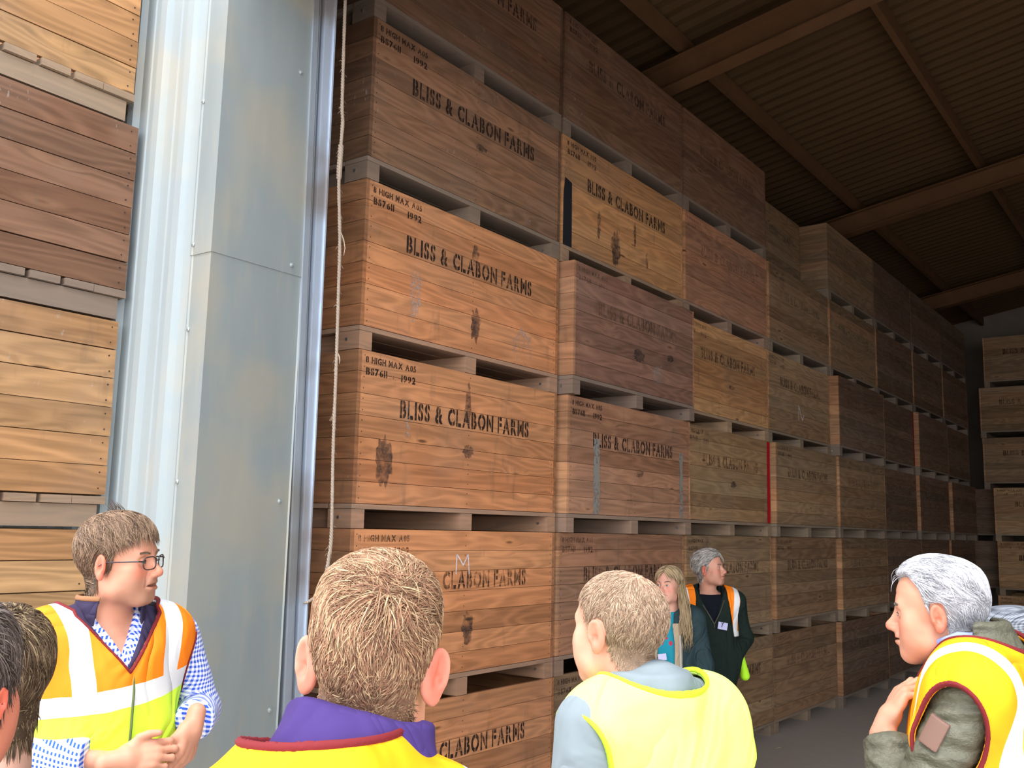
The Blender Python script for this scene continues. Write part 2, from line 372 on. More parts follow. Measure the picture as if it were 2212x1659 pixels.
_chars = {}
def char_polys(ch):
    """outline of one letter as a mesh (unit cap height) with stencil bridges cut out"""
    if ch in _chars: return _chars[ch]
    cu = bpy.data.curves.new('c', 'FONT'); cu.body = ch; cu.size = 1.0; cu.offset = 0.042; cu.resolution_u = 4
    ob = bpy.data.objects.new('c', cu); COL.objects.link(ob)
    dg = bpy.context.evaluated_depsgraph_get(); dg.update()
    me = bpy.data.meshes.new_from_object(ob.evaluated_get(dg))
    bpy.data.objects.remove(ob); bpy.data.curves.remove(cu)
    bm = bmesh.new(); bm.from_mesh(me); bpy.data.meshes.remove(me)
    if bm.verts:
        x0 = min(v.co.x for v in bm.verts); x1 = max(v.co.x for v in bm.verts)
        y0 = min(v.co.y for v in bm.verts); y1 = max(v.co.y for v in bm.verts)
        for v in bm.verts: v.co.x = (v.co.x-x0); v.co.y = (v.co.y-y0)/(y1-y0) if ch != ':' else (v.co.y-y0)
        w = x1-x0
        cuts = {'B': [(0, .40)], 'O': [(0, .5)], 'A': [(0, .42), (1, .30)], 'R': [(0, .42), (1, .5)], 'C': [(0, .62)], 'S': [(0, .5)], '&': [(0, .46)], 'L': [(0, .34)],
                'G': [(0, .5)], '0': [(0, .5)], '8': [(0, .5)], '6': [(0, .5)], '9': [(0, .5)], 'F': [(0, .36)], 'M': [(0, .28), (0, .72)], 'N': [(0, .30), (0, .70)], 'H': [(0, .3), (0, .7)], 'X': [(1, .5)], '5': [(0, .5)]}
        for axis, pos in cuts.get(ch, []):
            hw = 0.030 if axis == 0 else 0.022
            c = pos*(w if axis == 0 else 1.0)
            no = Vector((1, 0, 0)) if axis == 0 else Vector((0, 1, 0))
            for s in (-hw, hw):
                bmesh.ops.bisect_plane(bm, geom=bm.verts[:]+bm.edges[:]+bm.faces[:], plane_co=no*(c+s), plane_no=no)
            dele = [f for f in bm.faces if abs(f.calc_center_median()[axis]-c) < hw*0.98]
            bmesh.ops.delete(bm, geom=dele, context='FACES')
    bm.verts.ensure_lookup_table()
    vs = [(v.co.x, v.co.y) for v in bm.verts]; fs = [[v.index for v in f.verts] for f in bm.faces]
    w = max([x for x, _ in vs] or [0]); bm.free()
    _chars[ch] = (vs, fs, w); return _chars[ch]
def text_into(mb, s, x0, x1, z0, h, y=-0.0015, drop=()):
    """stencilled text from x0 to x1, baseline z0, cap height h"""
    adv = []; cur = 0.0; gap = 0.13
    for ch in s:
        if ch == ' ': adv.append(cur); cur += 0.38; continue
        vs, fs, w = char_polys(ch); adv.append(cur); cur += w + gap
    total = cur-gap; k = (x1-x0)/total
    for i, (ch, a) in enumerate(zip(s, adv)):
        if ch == ' ' or i in drop: continue
        vs, fs, w = char_polys(ch); n = len(mb.v)
        mb.v += [(x0+(a+vx)*k, y, z0+vz*h) for vx, vz in vs]
        for f in fs: mb.f.append(tuple(n+j for j in f)[::1]); mb.mi.append(0)
def rough_planks(mb, x0, x1, y0, y1, z0, n, ph, rng, alongx=True):
    for i in range(n):
        j = rng.uniform(-0.0015, 0.0015); e = rng.uniform(0, 0.003)
        za, zb = z0+i*ph+0.0012, z0+(i+1)*ph-0.0012
        if alongx: mb.box(x0+e, x1-e, y0+j, y1, za, zb)
        else: mb.box(x0, x1, y0+e, y1-e, za, zb)
def meshes_for(L, D, seed):
    rng = random.Random(seed); out = {}
    m = MB(); rough_planks(m, 0.026, L-0.026, 0.0, 0.022, GAP+0.002, NPL, PLH, rng); out['front_panel'] = m.mesh('front_panel', WXF)
    m = MB(); rough_planks(m, 0.026, L-0.026, D-0.022, D, GAP+0.002, NPL, PLH, rng); out['back_panel'] = m.mesh('back_panel', WXF)
    m = MB()
    for i in range(NPL):
        e = rng.uniform(0, 0.002); m.box(e, 0.026, 0.0, D, GAP+0.002+i*PLH+0.0012, GAP+0.002+(i+1)*PLH-0.0012)
    out['side_panel'] = m.mesh('side_panel', WYF)
    m = MB()
    for i in range(7):
        w = D/7; m.box(0.0, L, i*w+(0.0 if i == 0 else 0.006), (i+1)*w-(0.0 if i == 6 else 0.006), 0.100, GAP)
    out['floor_boards'] = m.mesh('floor_boards', WXB)
    m = MB(); m.box(0.0, 0.095, 0.0, 0.17, 0, 0.098); m.box(0.05, 0.095, 0.17, D-0.17, 0, 0.098); m.box(0, 0.095, D-0.17, D, 0, 0.098); out['corner_bearer'] = m.mesh('bearer', WYB)
    m = MB(); m.box(-0.05, 0.05, 0.0, D, 0, 0.098); out['bearer'] = m.mesh('bearer', WYB)
    m = MB()
    for x, y in ((0.027, 0.023), (L-0.057, 0.023), (0.027, D-0.053), (L-0.057, D-0.053)): m.box(x, x+0.03, y, y+0.03, GAP, PITCH-0.03)
    out['corner_posts'] = m.mesh('corner_post', WXB)
    m = MB(); m.tube([(0, 0, 0), (0.006, 0, 0)], 0.009, 8); out['bolt'] = m.mesh('bolt', BOLT)
    return out
MESH = [meshes_for(BL, BD, s) for s in range(3)]
TXT = {}
def lettering(kind, L=BL):
    if kind in TXT: return TXT[kind]
    m = MB()
    drop = {'full': (), 'b': (0,), 'worn': (3, 9), 'small8': ()}.get(kind, ())
    text_into(m, 'BLISS & CLABON FARMS', 0.335, 1.565, 0.600, 0.100)
    me = m.mesh('stencilled_name', INK[0]); TXT[kind] = me; return me
def small(kind):
    k = 's'+kind
    if k in TXT: return TXT[k]
    m = MB(); text_into(m, '8 HIGH MAX A05', 0.055, 0.452, 0.866, 0.036)
    text_into(m, 'BS7611', 0.060, 0.222, 0.802, 0.040)
    if kind == 'colon': text_into(m, ':', 0.270, 0.276, 0.806, 0.03)
    text_into(m, '1992', 0.335, 0.452, 0.798, 0.040)
    TXT[k] = m.mesh('stencilled_code', INK[1]); return TXT[k]

def part(root, name, me, loc=(0,0,0), tint=None, seed=None, ink=None, rz=0.0):
    o = link(name, me, root); o.location = loc; o.rotation_euler = (0, 0, rz)
    if tint is not None: o['tint'] = [float(c) for c in tint]; o['seed'] = [float(c) for c in seed]
    if ink is not None:
        o.material_slots[0].link = 'OBJECT'; o.material_slots[0].material = INK[ink]
    return o
def box(loc, tint, label, group, ink=1, rz=0.0, sd=0, text=True, vis_small=True, bolts=True, code='colon', ink2=None, name='potato_box'):
    y_out = loc[1] < -0.02; rng = random.Random(sd*7+3); r = tag(empty(name, loc, rz), label, 'wooden box', group)
    ms = MESH[sd % 3]; sv = [rng.uniform(0, 60), rng.uniform(0, 60), rng.uniform(0, 60)]
    t2 = [c*.62 for c in tint] if abs(loc[0]) < .1 else [c*.45+d*.55 for c, d in zip(tint, (0.50, 0.275, 0.14))] if sd % 5 != 1 or y_out else [c*.9 for c in tint]; gt = [tint[0]*.9, tint[1]*.95, tint[2]*1.0]  # side tint paints in light: jamb shade by the door, door-lit orange on most others
    part(r, 'front_panel', ms['front_panel'], (0,0,0), tint, sv)
    part(r, 'back_panel', ms['back_panel'], (0,0,0), tint, sv)
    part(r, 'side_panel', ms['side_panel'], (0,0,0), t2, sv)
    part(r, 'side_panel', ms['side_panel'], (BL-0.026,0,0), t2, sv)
    part(r, 'floor_boards', ms['floor_boards'], (0,0,0), gt, sv)
    part(r, 'bearer', ms['corner_bearer'], (0,0,0), gt, sv)
    part(r, 'bearer', ms['bearer'], (BL/2,0,0), gt, sv)
    part(r, 'bearer', ms['corner_bearer'], (BL,BD,0), gt, sv, rz=math.pi)
    if bolts:
        part(r, 'bolt', ms['bolt'], (BL-0.101, 0.07, 0.055)); part(r, 'bolt', ms['bolt'], (-0.006, 0.09, 0.055))
    if text:
        part(r, 'stencilled_name', lettering('full'), ink=ink)
        if vis_small: part(r, 'stencilled_code', small(code), ink=ink if ink2 is None else ink2)
    return r
# tints (board colours, with shade painted into the far and top-row ones), row 0 at the floor
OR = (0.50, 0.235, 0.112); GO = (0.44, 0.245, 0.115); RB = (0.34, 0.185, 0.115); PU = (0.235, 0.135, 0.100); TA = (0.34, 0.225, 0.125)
BR = (0.25, 0.165, 0.10); DB = (0.155, 0.105, 0.075); OL = (0.30, 0.205, 0.12); TOP_SHADE = (0.175, 0.098, 0.062)  # DB lowered for light fading with depth; top-row tint carries header shade
#            x0 , y , tint, ink, look
ROWS = {
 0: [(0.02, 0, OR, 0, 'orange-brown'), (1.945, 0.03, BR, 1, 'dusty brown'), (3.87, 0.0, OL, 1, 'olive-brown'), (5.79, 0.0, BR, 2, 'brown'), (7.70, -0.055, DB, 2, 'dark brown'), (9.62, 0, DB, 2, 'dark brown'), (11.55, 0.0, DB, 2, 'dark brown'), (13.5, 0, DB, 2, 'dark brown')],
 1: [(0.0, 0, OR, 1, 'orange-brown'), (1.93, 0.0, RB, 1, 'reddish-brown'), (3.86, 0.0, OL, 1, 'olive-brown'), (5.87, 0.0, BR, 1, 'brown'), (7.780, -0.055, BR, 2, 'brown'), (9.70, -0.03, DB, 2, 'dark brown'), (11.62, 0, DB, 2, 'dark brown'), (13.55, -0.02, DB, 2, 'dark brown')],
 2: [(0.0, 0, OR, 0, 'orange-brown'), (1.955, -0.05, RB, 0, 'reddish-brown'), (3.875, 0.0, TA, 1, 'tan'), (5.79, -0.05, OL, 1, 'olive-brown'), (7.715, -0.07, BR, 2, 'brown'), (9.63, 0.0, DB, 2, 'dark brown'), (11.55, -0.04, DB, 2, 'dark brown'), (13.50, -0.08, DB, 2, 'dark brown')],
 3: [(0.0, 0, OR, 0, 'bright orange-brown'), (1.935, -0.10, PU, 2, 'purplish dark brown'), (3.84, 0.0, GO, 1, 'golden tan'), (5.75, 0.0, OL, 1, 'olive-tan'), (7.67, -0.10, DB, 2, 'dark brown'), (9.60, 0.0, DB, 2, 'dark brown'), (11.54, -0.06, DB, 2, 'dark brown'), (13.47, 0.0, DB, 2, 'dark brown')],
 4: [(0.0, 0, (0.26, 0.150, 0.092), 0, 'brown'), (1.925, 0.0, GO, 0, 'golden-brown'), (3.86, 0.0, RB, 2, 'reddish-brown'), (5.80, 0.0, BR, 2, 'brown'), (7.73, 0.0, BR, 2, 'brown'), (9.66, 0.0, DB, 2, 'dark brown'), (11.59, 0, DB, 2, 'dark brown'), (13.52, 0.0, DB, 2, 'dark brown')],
 5: [(0.0, 0, TOP_SHADE, 1, 'dim reddish-brown'), (1.93, 0.0, TOP_SHADE, 1, 'dim reddish-brown'), (3.86, 0.0, TOP_SHADE, 2, 'dim reddish-brown'), (5.79, 0.32, BR, 2, 'brown'), (7.72, 0.0, BR, 2, 'brown'), (9.65, 0, DB, 2, 'dark brown'), (11.58, 0, DB, 2, 'dark brown'), (13.51, 0, DB, 2, 'dark brown')]}
ROWN = ['bottom row', 'second row up', 'third row up', 'fourth row up', 'fifth row up', 'top row']
COLN = ['first from the door', 'second from the door', 'third from the door', 'fourth from the door', 'fifth from the door', 'sixth from the door', 'seventh from the door', 'last before the back stack']
EX = {(0,1): 'with a chalk M above the name', (3,1): 'with worn-away lettering', (2,1): 'with two grey drips down its front', (3,0): 'with grey scuffs under the name', (2,0): 'with a dark oval smudge low left',
      (4,1): 'with a black strip at the left', (2,2): 'red stripe at its right edge', (3,2): 'thin red line at left', (3,3): 'with a chalk N on its front', (5,3): 'set back from its neighbours'}
BOXES = {}
for row, items in ROWS.items():
    for ci, (x, y, tint, ink, look) in enumerate(items):
        ex = EX.get((row, ci)) or EX.get((row, ci)) or ''
        if (row, ci) == (0, 1): ex = ''
        lab = f"{look} box, {ROWN[row]}, {COLN[ci]}" + (' ' + EX[(row, ci)] if (row, ci) in EX and (row, ci) != (0, 1) else '')
        if (row, ci) == (1, 0): lab = f"{look} box, second row up, first inside the door, chalk M above its name"
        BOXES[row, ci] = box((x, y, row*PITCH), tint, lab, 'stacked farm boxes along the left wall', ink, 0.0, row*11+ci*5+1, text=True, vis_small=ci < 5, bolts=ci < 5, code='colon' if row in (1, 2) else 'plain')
# marks on single boxes
def mark(b, name, polys, mat, y=-0.003, label=None):
    m = MB()
    for p in polys: m.poly([(x, y, z) for x, z in p])
    o = m.build(name, mat, b)
    if label: o['label'] = label
    return o
def stroke(pts, w):
    out = []
    for (xa, za), (xb, zb) in zip(pts, pts[1:]):
        dx, dz = xb-xa, zb-za; l = math.hypot(dx, dz); nx, nz = -dz/l*w/2, dx/l*w/2
        out.append([(xa-nx, za-nz), (xb-nx, zb-nz), (xb+nx, zb+nz), (xa+nx, za+nz)])
    return out
def blob(cx, cz, rx, rz, seed, n=28):
    r = random.Random(seed); a = [1+r.uniform(-.22, .22) for _ in range(n)]
    return [(cx+rx*a[i]*math.cos(2*math.pi*i/n), cz+rz*a[i]*math.sin(2*math.pi*i/n)) for i in range(n)]
mark(BOXES[1, 0], 'chalk_mark', stroke([(0.861, 0.682), (0.866, 0.797), (0.926, 0.733), (0.970, 0.797), (0.984, 0.680)], 0.009), CHALK, label='white chalk letter M')
mark(BOXES[3, 3], 'chalk_mark', stroke([(0.86, 0.30), (0.86, 0.47), (0.97, 0.31)], 0.012) + stroke([(0.97, 0.31), (1.02, 0.37)], 0.012), CHALK, label='white chalk scrawl like an N')
def drip(x, w, seed):
    r = random.Random(seed); zs = np.linspace(0.13, 0.66, 24); L_ = [(x-w/2+r.uniform(-.008, .008), z) for z in zs]; R_ = [(x+w/2+r.uniform(-.008, .008), z) for z in zs[::-1]]
    return L_+R_
mark(BOXES[2, 1], 'grey_drip', [drip(0.385, 0.085, 1)], GREYP, label='grey drip mark'); mark(BOXES[2, 1], 'grey_drip', [drip(1.722, 0.055, 2)], GREYP, label='grey drip mark')
mark(BOXES[2, 2], 'red_stripe', [[(BL-0.10, 0.13), (BL-0.02, 0.13), (BL-0.015, 0.925), (BL-0.085, 0.925)]], REDP, label='red painted stripe')
mark(BOXES[3, 2], 'red_stripe', [[(0.002, 0.60), (0.025, 0.60), (0.025, 0.925), (0.002, 0.925)]], REDP, label='thin red painted line')
mark(BOXES[3, 5], 'red_stripe', [[(BL-0.05, 0.13), (BL-0.005, 0.13), (BL-0.005, 0.925), (BL-0.05, 0.925)]], REDP, label='red painted stripe')
mark(BOXES[4, 1], 'black_strip', [[(0.01, 0.125), (0.125, 0.125), (0.120, 0.60), (0.03, 0.62), (0.012, 0.5)]], BLACKP, label='black tarred strip')
mark(BOXES[2, 0], 'smudge', [blob(0.225, 0.355, 0.065, 0.13, 3)], SMUDGE, label='dark oval smudge')
for (b, x, z, rx, rz, s) in ((( 3,0), 0.98, 0.30, .045, .10, 1), ((3,0), 0.96, 0.74, .03, .06, 2), ((2,0), 0.93, 0.74, .03, .12, 4), ((2,0), 0.94, 0.46, .05, .035, 5), ((4,0), 0.98, 0.50, .06, .02, 6), ((4,1), 0.50, 0.40, .025, .12, 7), ((4,1), 1.05, 0.46, .02, .10, 8), ((4,1), 0.75, 0.28, .07, .13, 9), ((4,1), 1.25, 0.30, .02, .07, 10),
                             ((2,1), 1.02, 0.45, .06, .03, 11), ((3,1), 0.93, 0.40, .09, .05, 12), ((1,0), 0.98, 0.38, .05, .09, 13), ((3,2), 1.0, 0.42, .07, .02, 14), ((2,2), 0.98, 0.46, .06, .03, 15), ((3,1), 1.45, 0.46, .06, .03, 16)):
    mark(BOXES[b], 'smudge', [blob(x, z, rx, rz, s)], SMUDGE, y=-0.0025)
for (b, x, z, rx, rz, s) in (((3,0), 0.42, 0.40, .05, .17, 21), ((3,0), 1.48, 0.25, .10, .11, 22), ((4,0), 1.50, 0.25, .05, .10, 23), ((2,0), 0.40, 0.60, .02, .12, 24), ((3,1), 1.25, 0.30, .10, .08, 25)):
    mark(BOXES[b], 'scuff', [blob(x, z, rx, rz, s)], paint('grey_scuff', (0.42, 0.40, 0.39), 0.40, 0.52, 1.0, 60, 0.6), y=-0.0035)

# stack across the back of the shed: faces look toward the door (-X)
BACK = [(0, [(-0.33, 15.55), (-2.25, 15.5), (-4.2, 15.6)]), (1, [(-0.36, 15.55), (-2.30, 15.5), (-4.25, 15.6)]), (2, [(-0.34, 15.55), (-2.28, 15.5), (-4.2, 15.6)]),
        (3, [(-0.12, 16.0), (-2.05, 16.0), (-4.0, 16.0)]), (4, [(-0.10, 16.0), (-2.03, 16.0), (-3.97, 16.0)]), (5, [(-0.20, 16.0), (-2.12, 16.0), (-4.05, 16.0)])]
ORD = ['nearest the side wall stacks', 'second in from the side wall', 'third in from the side wall']
for row, its in BACK:
    for k, (y, x) in enumerate(its):
        box((x, y, row*PITCH), TA if row < 3 else BR, f"dim brown box in the back stack, {ROWN[row]}, {ORD[k]}", 'farm boxes stacked across the back', 1, -math.pi/2, 100+row*5+k, vis_small=row < 3 and k == 0, bolts=False)
# darker boxes filling the corner behind the front ones of the back stack
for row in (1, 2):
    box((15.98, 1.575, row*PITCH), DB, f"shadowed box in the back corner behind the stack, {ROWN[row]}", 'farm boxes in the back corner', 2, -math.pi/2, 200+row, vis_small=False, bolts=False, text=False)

# ---------------------------------------------------------------- stack outside, left of the doorway (turned a quarter)
OL_, OD_, ON = 1.22, 1.84, 6
OPH = (PITCH-0.02-GAP-0.012)/ON
WXO = wood('outdoor_boards', 0, OPH, GAP+0.012)
def out_meshes(seed):
    rng = random.Random(seed); out = {}
    z0 = GAP+0.012
    m = MB()
    for i in range(ON):
        e = rng.uniform(0, 0.006); s = rng.uniform(-0.002, 0.002)
        m.box(0.002+e, OL_-e, s, 0.024, z0+i*OPH+rng.uniform(0.0015, 0.0035), z0+(i+1)*OPH-rng.uniform(0.001, 0.003))
    out['front_panel'] = m.mesh('front_panel', WXO)
    m = MB()
    for i in range(ON): m.box(0, 0.026, 0.026, OD_, z0+i*OPH+0.002, z0+(i+1)*OPH-0.002)
    out['side_panel'] = m.mesh('side_panel', WYF)
    m = MB(); m.box(0.01, OL_-0.03, 0.008, 0.055, 0.0, 0.096); out['bearer'] = m.mesh('bearer', WXB)
    m = MB(); x = OL_-0.004
    for i, w in enumerate([0.155, 0.130, 0.130, 0.135, 0.13, 0.14, 0.13, 0.13]):
        x0 = max(x-w, 0.0)
        m.box(x0, x, -0.012, OD_, 0.098+rng.uniform(0, .003), 0.132); x = x0-(0.002 if i == 0 else 0.024)
        if x <= 0.02: break
    out['floor_boards'] = m.mesh('floor_board', WYB)
    m = MB(); m.box(0, OL_, OD_-0.026, OD_, z0, z0+ON*OPH-0.002); out['back_panel'] = m.mesh('back_panel', WXO)
    m = MB()
    for i in range(ON):
        for xx in (0.03, OL_-0.035):
            for dz in (0.03, OPH-0.03):
                cx_, cz_ = xx+rng.uniform(-.004, .004), z0+i*OPH+dz
                m.tube([(cx_, -0.0035, cz_), (cx_, 0.0, cz_)], 0.0035, 6)
    out['nail_heads'] = m.mesh('nail_heads', plain('rusty_nail', (0.05, 0.03, 0.025), 0.7, 0.2))
    return out
TO = (0.34, 0.20, 0.098); TP = (0.165, 0.095, 0.062)
for row, (xr, tint, dy, lab) in enumerate([(-1.235, TO, 0.0, 'tan box outside the door, at the bottom of the stack'),
        (-1.205, TO, 0.0, 'tan box outside, second up, behind the man in glasses'),
        (-1.150, TO, 0.0, 'golden tan box outside, third up in the stack left of the cladding'),
        (-1.133, TP, 0.0, 'pinkish-brown box outside sticking out nearest the cladding, fourth up'),
        (-1.172, TO, 0.0, 'golden tan box outside, highest one in view at the top left')]):
    rng = random.Random(row+60); r = tag(empty('potato_box', (xr-OL_, 0.36+dy, row*0.925)), lab, 'wooden box', 'farm boxes stacked outside the door')
    ms = out_meshes(row+5); sv = [rng.uniform(0, 60) for _ in range(3)]
    part(r, 'front_panel', ms['front_panel'], (0,0,0), tint, sv)
    part(r, 'back_panel', ms['back_panel'], (0,0,0), tint, sv)
    part(r, 'side_panel', ms['side_panel'], (0,0,0), tint, sv); part(r, 'side_panel', ms['side_panel'], (OL_-0.027,0,0), tint, sv)
    for yy in (0, OD_/2-0.03, OD_-0.066): part(r, 'bearer', ms['bearer'], (0, yy, 0), [c*.85 for c in tint], sv)
    part(r, 'floor_boards', ms['floor_boards'], (0,0,0), [c*.85 for c in tint], sv)
    part(r, 'nail_heads', ms['nail_heads'])
# ---------------------------------------------------------------- rope
ROPE = [(-0.442, 4.95), (-0.440, 4.75), (-0.438, 4.479), (-0.431, 4.186), (-0.423, 3.922), (-0.414, 3.84), (-0.418, 3.70), (-0.418, 3.519), (-0.394, 3.246), (-0.385, 2.972), (-0.376, 2.611), (-0.370, 2.258), (-0.354, 1.847), (-0.362, 1.740), (-0.376, 1.656), (-0.405, 1.59), (-0.44, 1.554), (-0.494, 1.530)]
def crom(P, n):
    out = []
    P = [P[0]]+P+[P[-1]]
    for i in range(1, len(P)-2):
        a, b, c, d = [Vector(p) for p in P[i-1:i+3]]
        for j in range(n):
            t = j/n; out.append(0.5*((2*b)+(c-a)*t+(2*a-5*b+4*c-d)*t*t+(3*b-a-3*c+d)*t**3))
    out.append(Vector(P[-2])); return out
RC = crom([(x, -0.232, z) for x, z in ROPE], 40)
ROPEM = plain('old_rope', (0.33, 0.265, 0.215), 0.95, 0, 0.05, 0.3, 90)
rope = tag(empty('rope', RC[-1]), 'frayed pale rope hanging down the door edge and looping back', 'rope')
base = RC[-1]
for st in range(3):
    m = MB(); pts = []; s = 0; rr = []
    for i, p in enumerate(RC):
        if i: s += (RC[i]-RC[i-1]).length
        an = s*2*math.pi/0.045 + st*2*math.pi/3
        fat = 1.0 + 0.18*mnoise.noise(Vector((0, 0, p.z*14))) + (0.55 if 3.55 < p.z < 3.72 else 0)
        pts.append(p-base+Vector((math.cos(an), math.sin(an), 0))*0.0042*fat); rr.append(0.0052*fat)
    m.tube(pts, rr, 6); m.build('strand', ROPEM, rope, smooth=True)
m = MB(); rng = random.Random(5)
for i in range(170):
    p = RC[rng.randrange(len(RC)-30)]-base; d = Vector((rng.uniform(-1, 1), rng.uniform(-1, 1), rng.uniform(-1.5, .3))).normalized()
    L = rng.uniform(.01, .028); m.tube([p+d*0.006, p+d*L*.6, p+d*L+Vector((0, 0, -L*.4))], [0.0009, 0.0007, 0.0003], 3)
for z0, dx, L in ((3.72, -0.013, 0.22), (3.30, 0.03, 0.13), (2.70, 0.012, 0.06)):
    p = min(RC, key=lambda q: abs(q.z-z0))-base
    m.tube([p, p+Vector((dx*.7, -0.01, -L*.4)), p+Vector((dx, -0.012, -L*.7)), p+Vector((dx*.8, -0.012, -L))], [0.003, 0.003, 0.0025, 0.001], 5)
m.build('frayed_fibres', plain('rope_fibre', (0.42, 0.35, 0.26), 0.95), rope)
# a few straws on the floor
STRAW = plain('straw', (0.55, 0.47, 0.30), 0.8)
for i, (x, y, a, L, lab) in enumerate([(5.55, -0.85, 0.9, 0.16, 'straw on the floor in front of the white-haired man'), (4.45, -0.55, 2.6, 0.07, 'short straw on the floor left of centre'), (4.6, -1.05, 2.8, 0.10, 'bent straw near the picture bottom'), (5.0, -0.7, 0.3, 0.04, 'tiny straw in the middle of the floor patch'), (5.2, -0.25, 2.9, .08, 'straw on the floor nearest the bottom row of boxes')]):
    m = MB(); c, s = math.cos(a), math.sin(a); m.tube([(-c*L/2, -s*L/2, 0.003), (0, 0.006, 0.004), (c*L/2, s*L/2, 0.003)], 0.002, 5)
    o = m.build('straw', STRAW); o.location = (x, y, 0); tag(o, lab, 'straw', 'straws lying on the shed floor')
# ================================================================ organic modelling: distance fields -> surface nets
f32 = np.float32
def V(*a): return np.array(a, f32)
def ln(p): return np.sqrt((p*p).sum(-1))
def sph(p, c, r): return ln(p-V(*c))-r
def ell(p, c, r, R=None):
    q = p-V(*c)
    if R is not None: q = q@R
    r = V(*r); k0 = ln(q/r); k1 = ln(q/(r*r)); return k0*(k0-1)/np.maximum(k1, 1e-6)
def cap(p, a, b, ra, rb=None):
    rb = ra if rb is None else rb
    a = V(*a); b = V(*b); ba = b-a; h = np.clip(((p-a)@ba)/max(float(ba@ba), 1e-9), 0, 1)
    return ln(p-a-h[..., None]*ba)-(ra+(rb-ra)*h)
def chain(p, pts, rs, k=0.01):
    d = None
    for i in range(len(pts)-1):
        c = cap(p, pts[i], pts[i+1], rs[i], rs[i+1]); d = c if d is None else np.minimum(d, c)
    return d
def smin(a, b, k): h = np.maximum(k-np.abs(a-b), 0)/k; return np.minimum(a, b)-h*h*k*0.25
def smax(a, b, k): return -smin(-a, -b, k)
def rotm(rx=0, ry=0, rz=0):
    """columns = local axes in parent coordinates; angles in degrees"""
    return np.array(Matrix.Rotation(math.radians(rz), 3, 'Z') @ Matrix.Rotation(math.radians(rx), 3, 'X') @ Matrix.Rotation(math.radians(ry), 3, 'Y'), f32)
def wrinkle(p, seed, freq, amp):
    r = np.random.RandomState(seed); s = 0
    for i in range(5):
        k = r.normal(size=3)*freq*(0.7+0.25*i); k2 = r.normal(size=3)*freq*0.5
        s = s + np.sin(p@k.astype(f32)+r.uniform(0, 6)+1.6*np.sin(p@k2.astype(f32)+r.uniform(0, 6)))/(1+0.35*i)
    s = s/3.2
    return amp*(s-0.35*np.abs(s))
def surfnets(f, lo, hi, h):
    lo = np.array(lo, float); B = 6
    n = (np.ceil((np.array(hi)-lo)/h/B).astype(int))*B
    nb = n//B
    ax = [lo[i]+(np.arange(nb[i])+0.5)*B*h for i in range(3)]
    cc = np.stack(np.meshgrid(*ax, indexing='ij'), -1).reshape(-1, 3).astype(f32)
    dc = f(cc).reshape(nb); act = np.abs(dc) < B*h*1.15
    F = np.full(n+1, 1.0, f32)
    sg = np.repeat(np.repeat(np.repeat(np.sign(dc), B, 0), B, 1), B, 2)
    F[:n[0], :n[1], :n[2]] = sg
    F[n[0]] = F[n[0]-1]; F[:, n[1]] = F[:, n[1]-1]; F[:, :, n[2]] = F[:, :, n[2]-1]
    A = np.repeat(np.repeat(np.repeat(act, B, 0), B, 1), B, 2)
    Mk = np.zeros(n+1, bool)
    for i in (0, 1):
        for j in (0, 1):
            for k in (0, 1): Mk[i:i+n[0], j:j+n[1], k:k+n[2]] |= A
    idx = np.argwhere(Mk)
    vals = np.empty(len(idx), f32)
    for s in range(0, len(idx), 200000):
        e = idx[s:s+200000]; vals[s:s+200000] = f((lo+e*h).astype(f32))
    F[Mk] = vals
    S = F < 0
    c = np.zeros(n, np.uint8)
    for i in (0, 1):
        for j in (0, 1):
            for k in (0, 1): c += S[i:i+n[0], j:j+n[1], k:k+n[2]]
    cells = np.argwhere((c > 0) & (c < 8)); nid = -np.ones(n, int); nid[tuple(cells.T)] = np.arange(len(cells))
    acc = np.zeros((len(cells), 3)); cnt = np.zeros(len(cells))
    for a in range(3):
        o = [(0, 0), (1, 0), (0, 1), (1, 1)]; b, d = [q for q in range(3) if q != a]
        for u, w in o:
            e0 = cells.copy(); e0[:, b] += u; e0[:, d] += w; e1 = e0.copy(); e1[:, a] += 1
            v0 = F[tuple(e0.T)]; v1 = F[tuple(e1.T)]; m = (v0 < 0) != (v1 < 0)
            t = np.where(m, v0/np.where(m, v0-v1, 1), 0)
            P = (e0-cells).astype(float); P[:, a] += t
            acc[m] += P[m]; cnt[m] += 1
    verts = lo+(cells+acc/np.maximum(cnt, 1)[:, None])*h
    faces = []
    for a in range(3):
        b, d = (a+1) % 3, (a+2) % 3
        sl0 = [slice(0, n[i]+1) for i in range(3)]; sl1 = list(sl0); sl0[a] = slice(0, n[a]); sl1[a] = slice(1, n[a]+1)
        s0 = S[tuple(sl0)]; s1 = S[tuple(sl1)]
        e = np.argwhere(s0 != s1); e = e[(e[:, b] > 0) & (e[:, d] > 0) & (e[:, b] < n[b]) & (e[:, d] < n[d])]
        q = []
        for u, w in ((-1, -1), (0, -1), (0, 0), (-1, 0)):
            g = e.copy(); g[:, b] += u; g[:, d] += w; q.append(nid[tuple(g.T)])
        q = np.stack(q, 1); inside = s0[tuple(e.T)]
        q[~inside] = q[~inside][:, ::-1]; q = q[(q >= 0).all(1)]; faces.append(q)
    return verts.astype(f32), np.concatenate(faces)
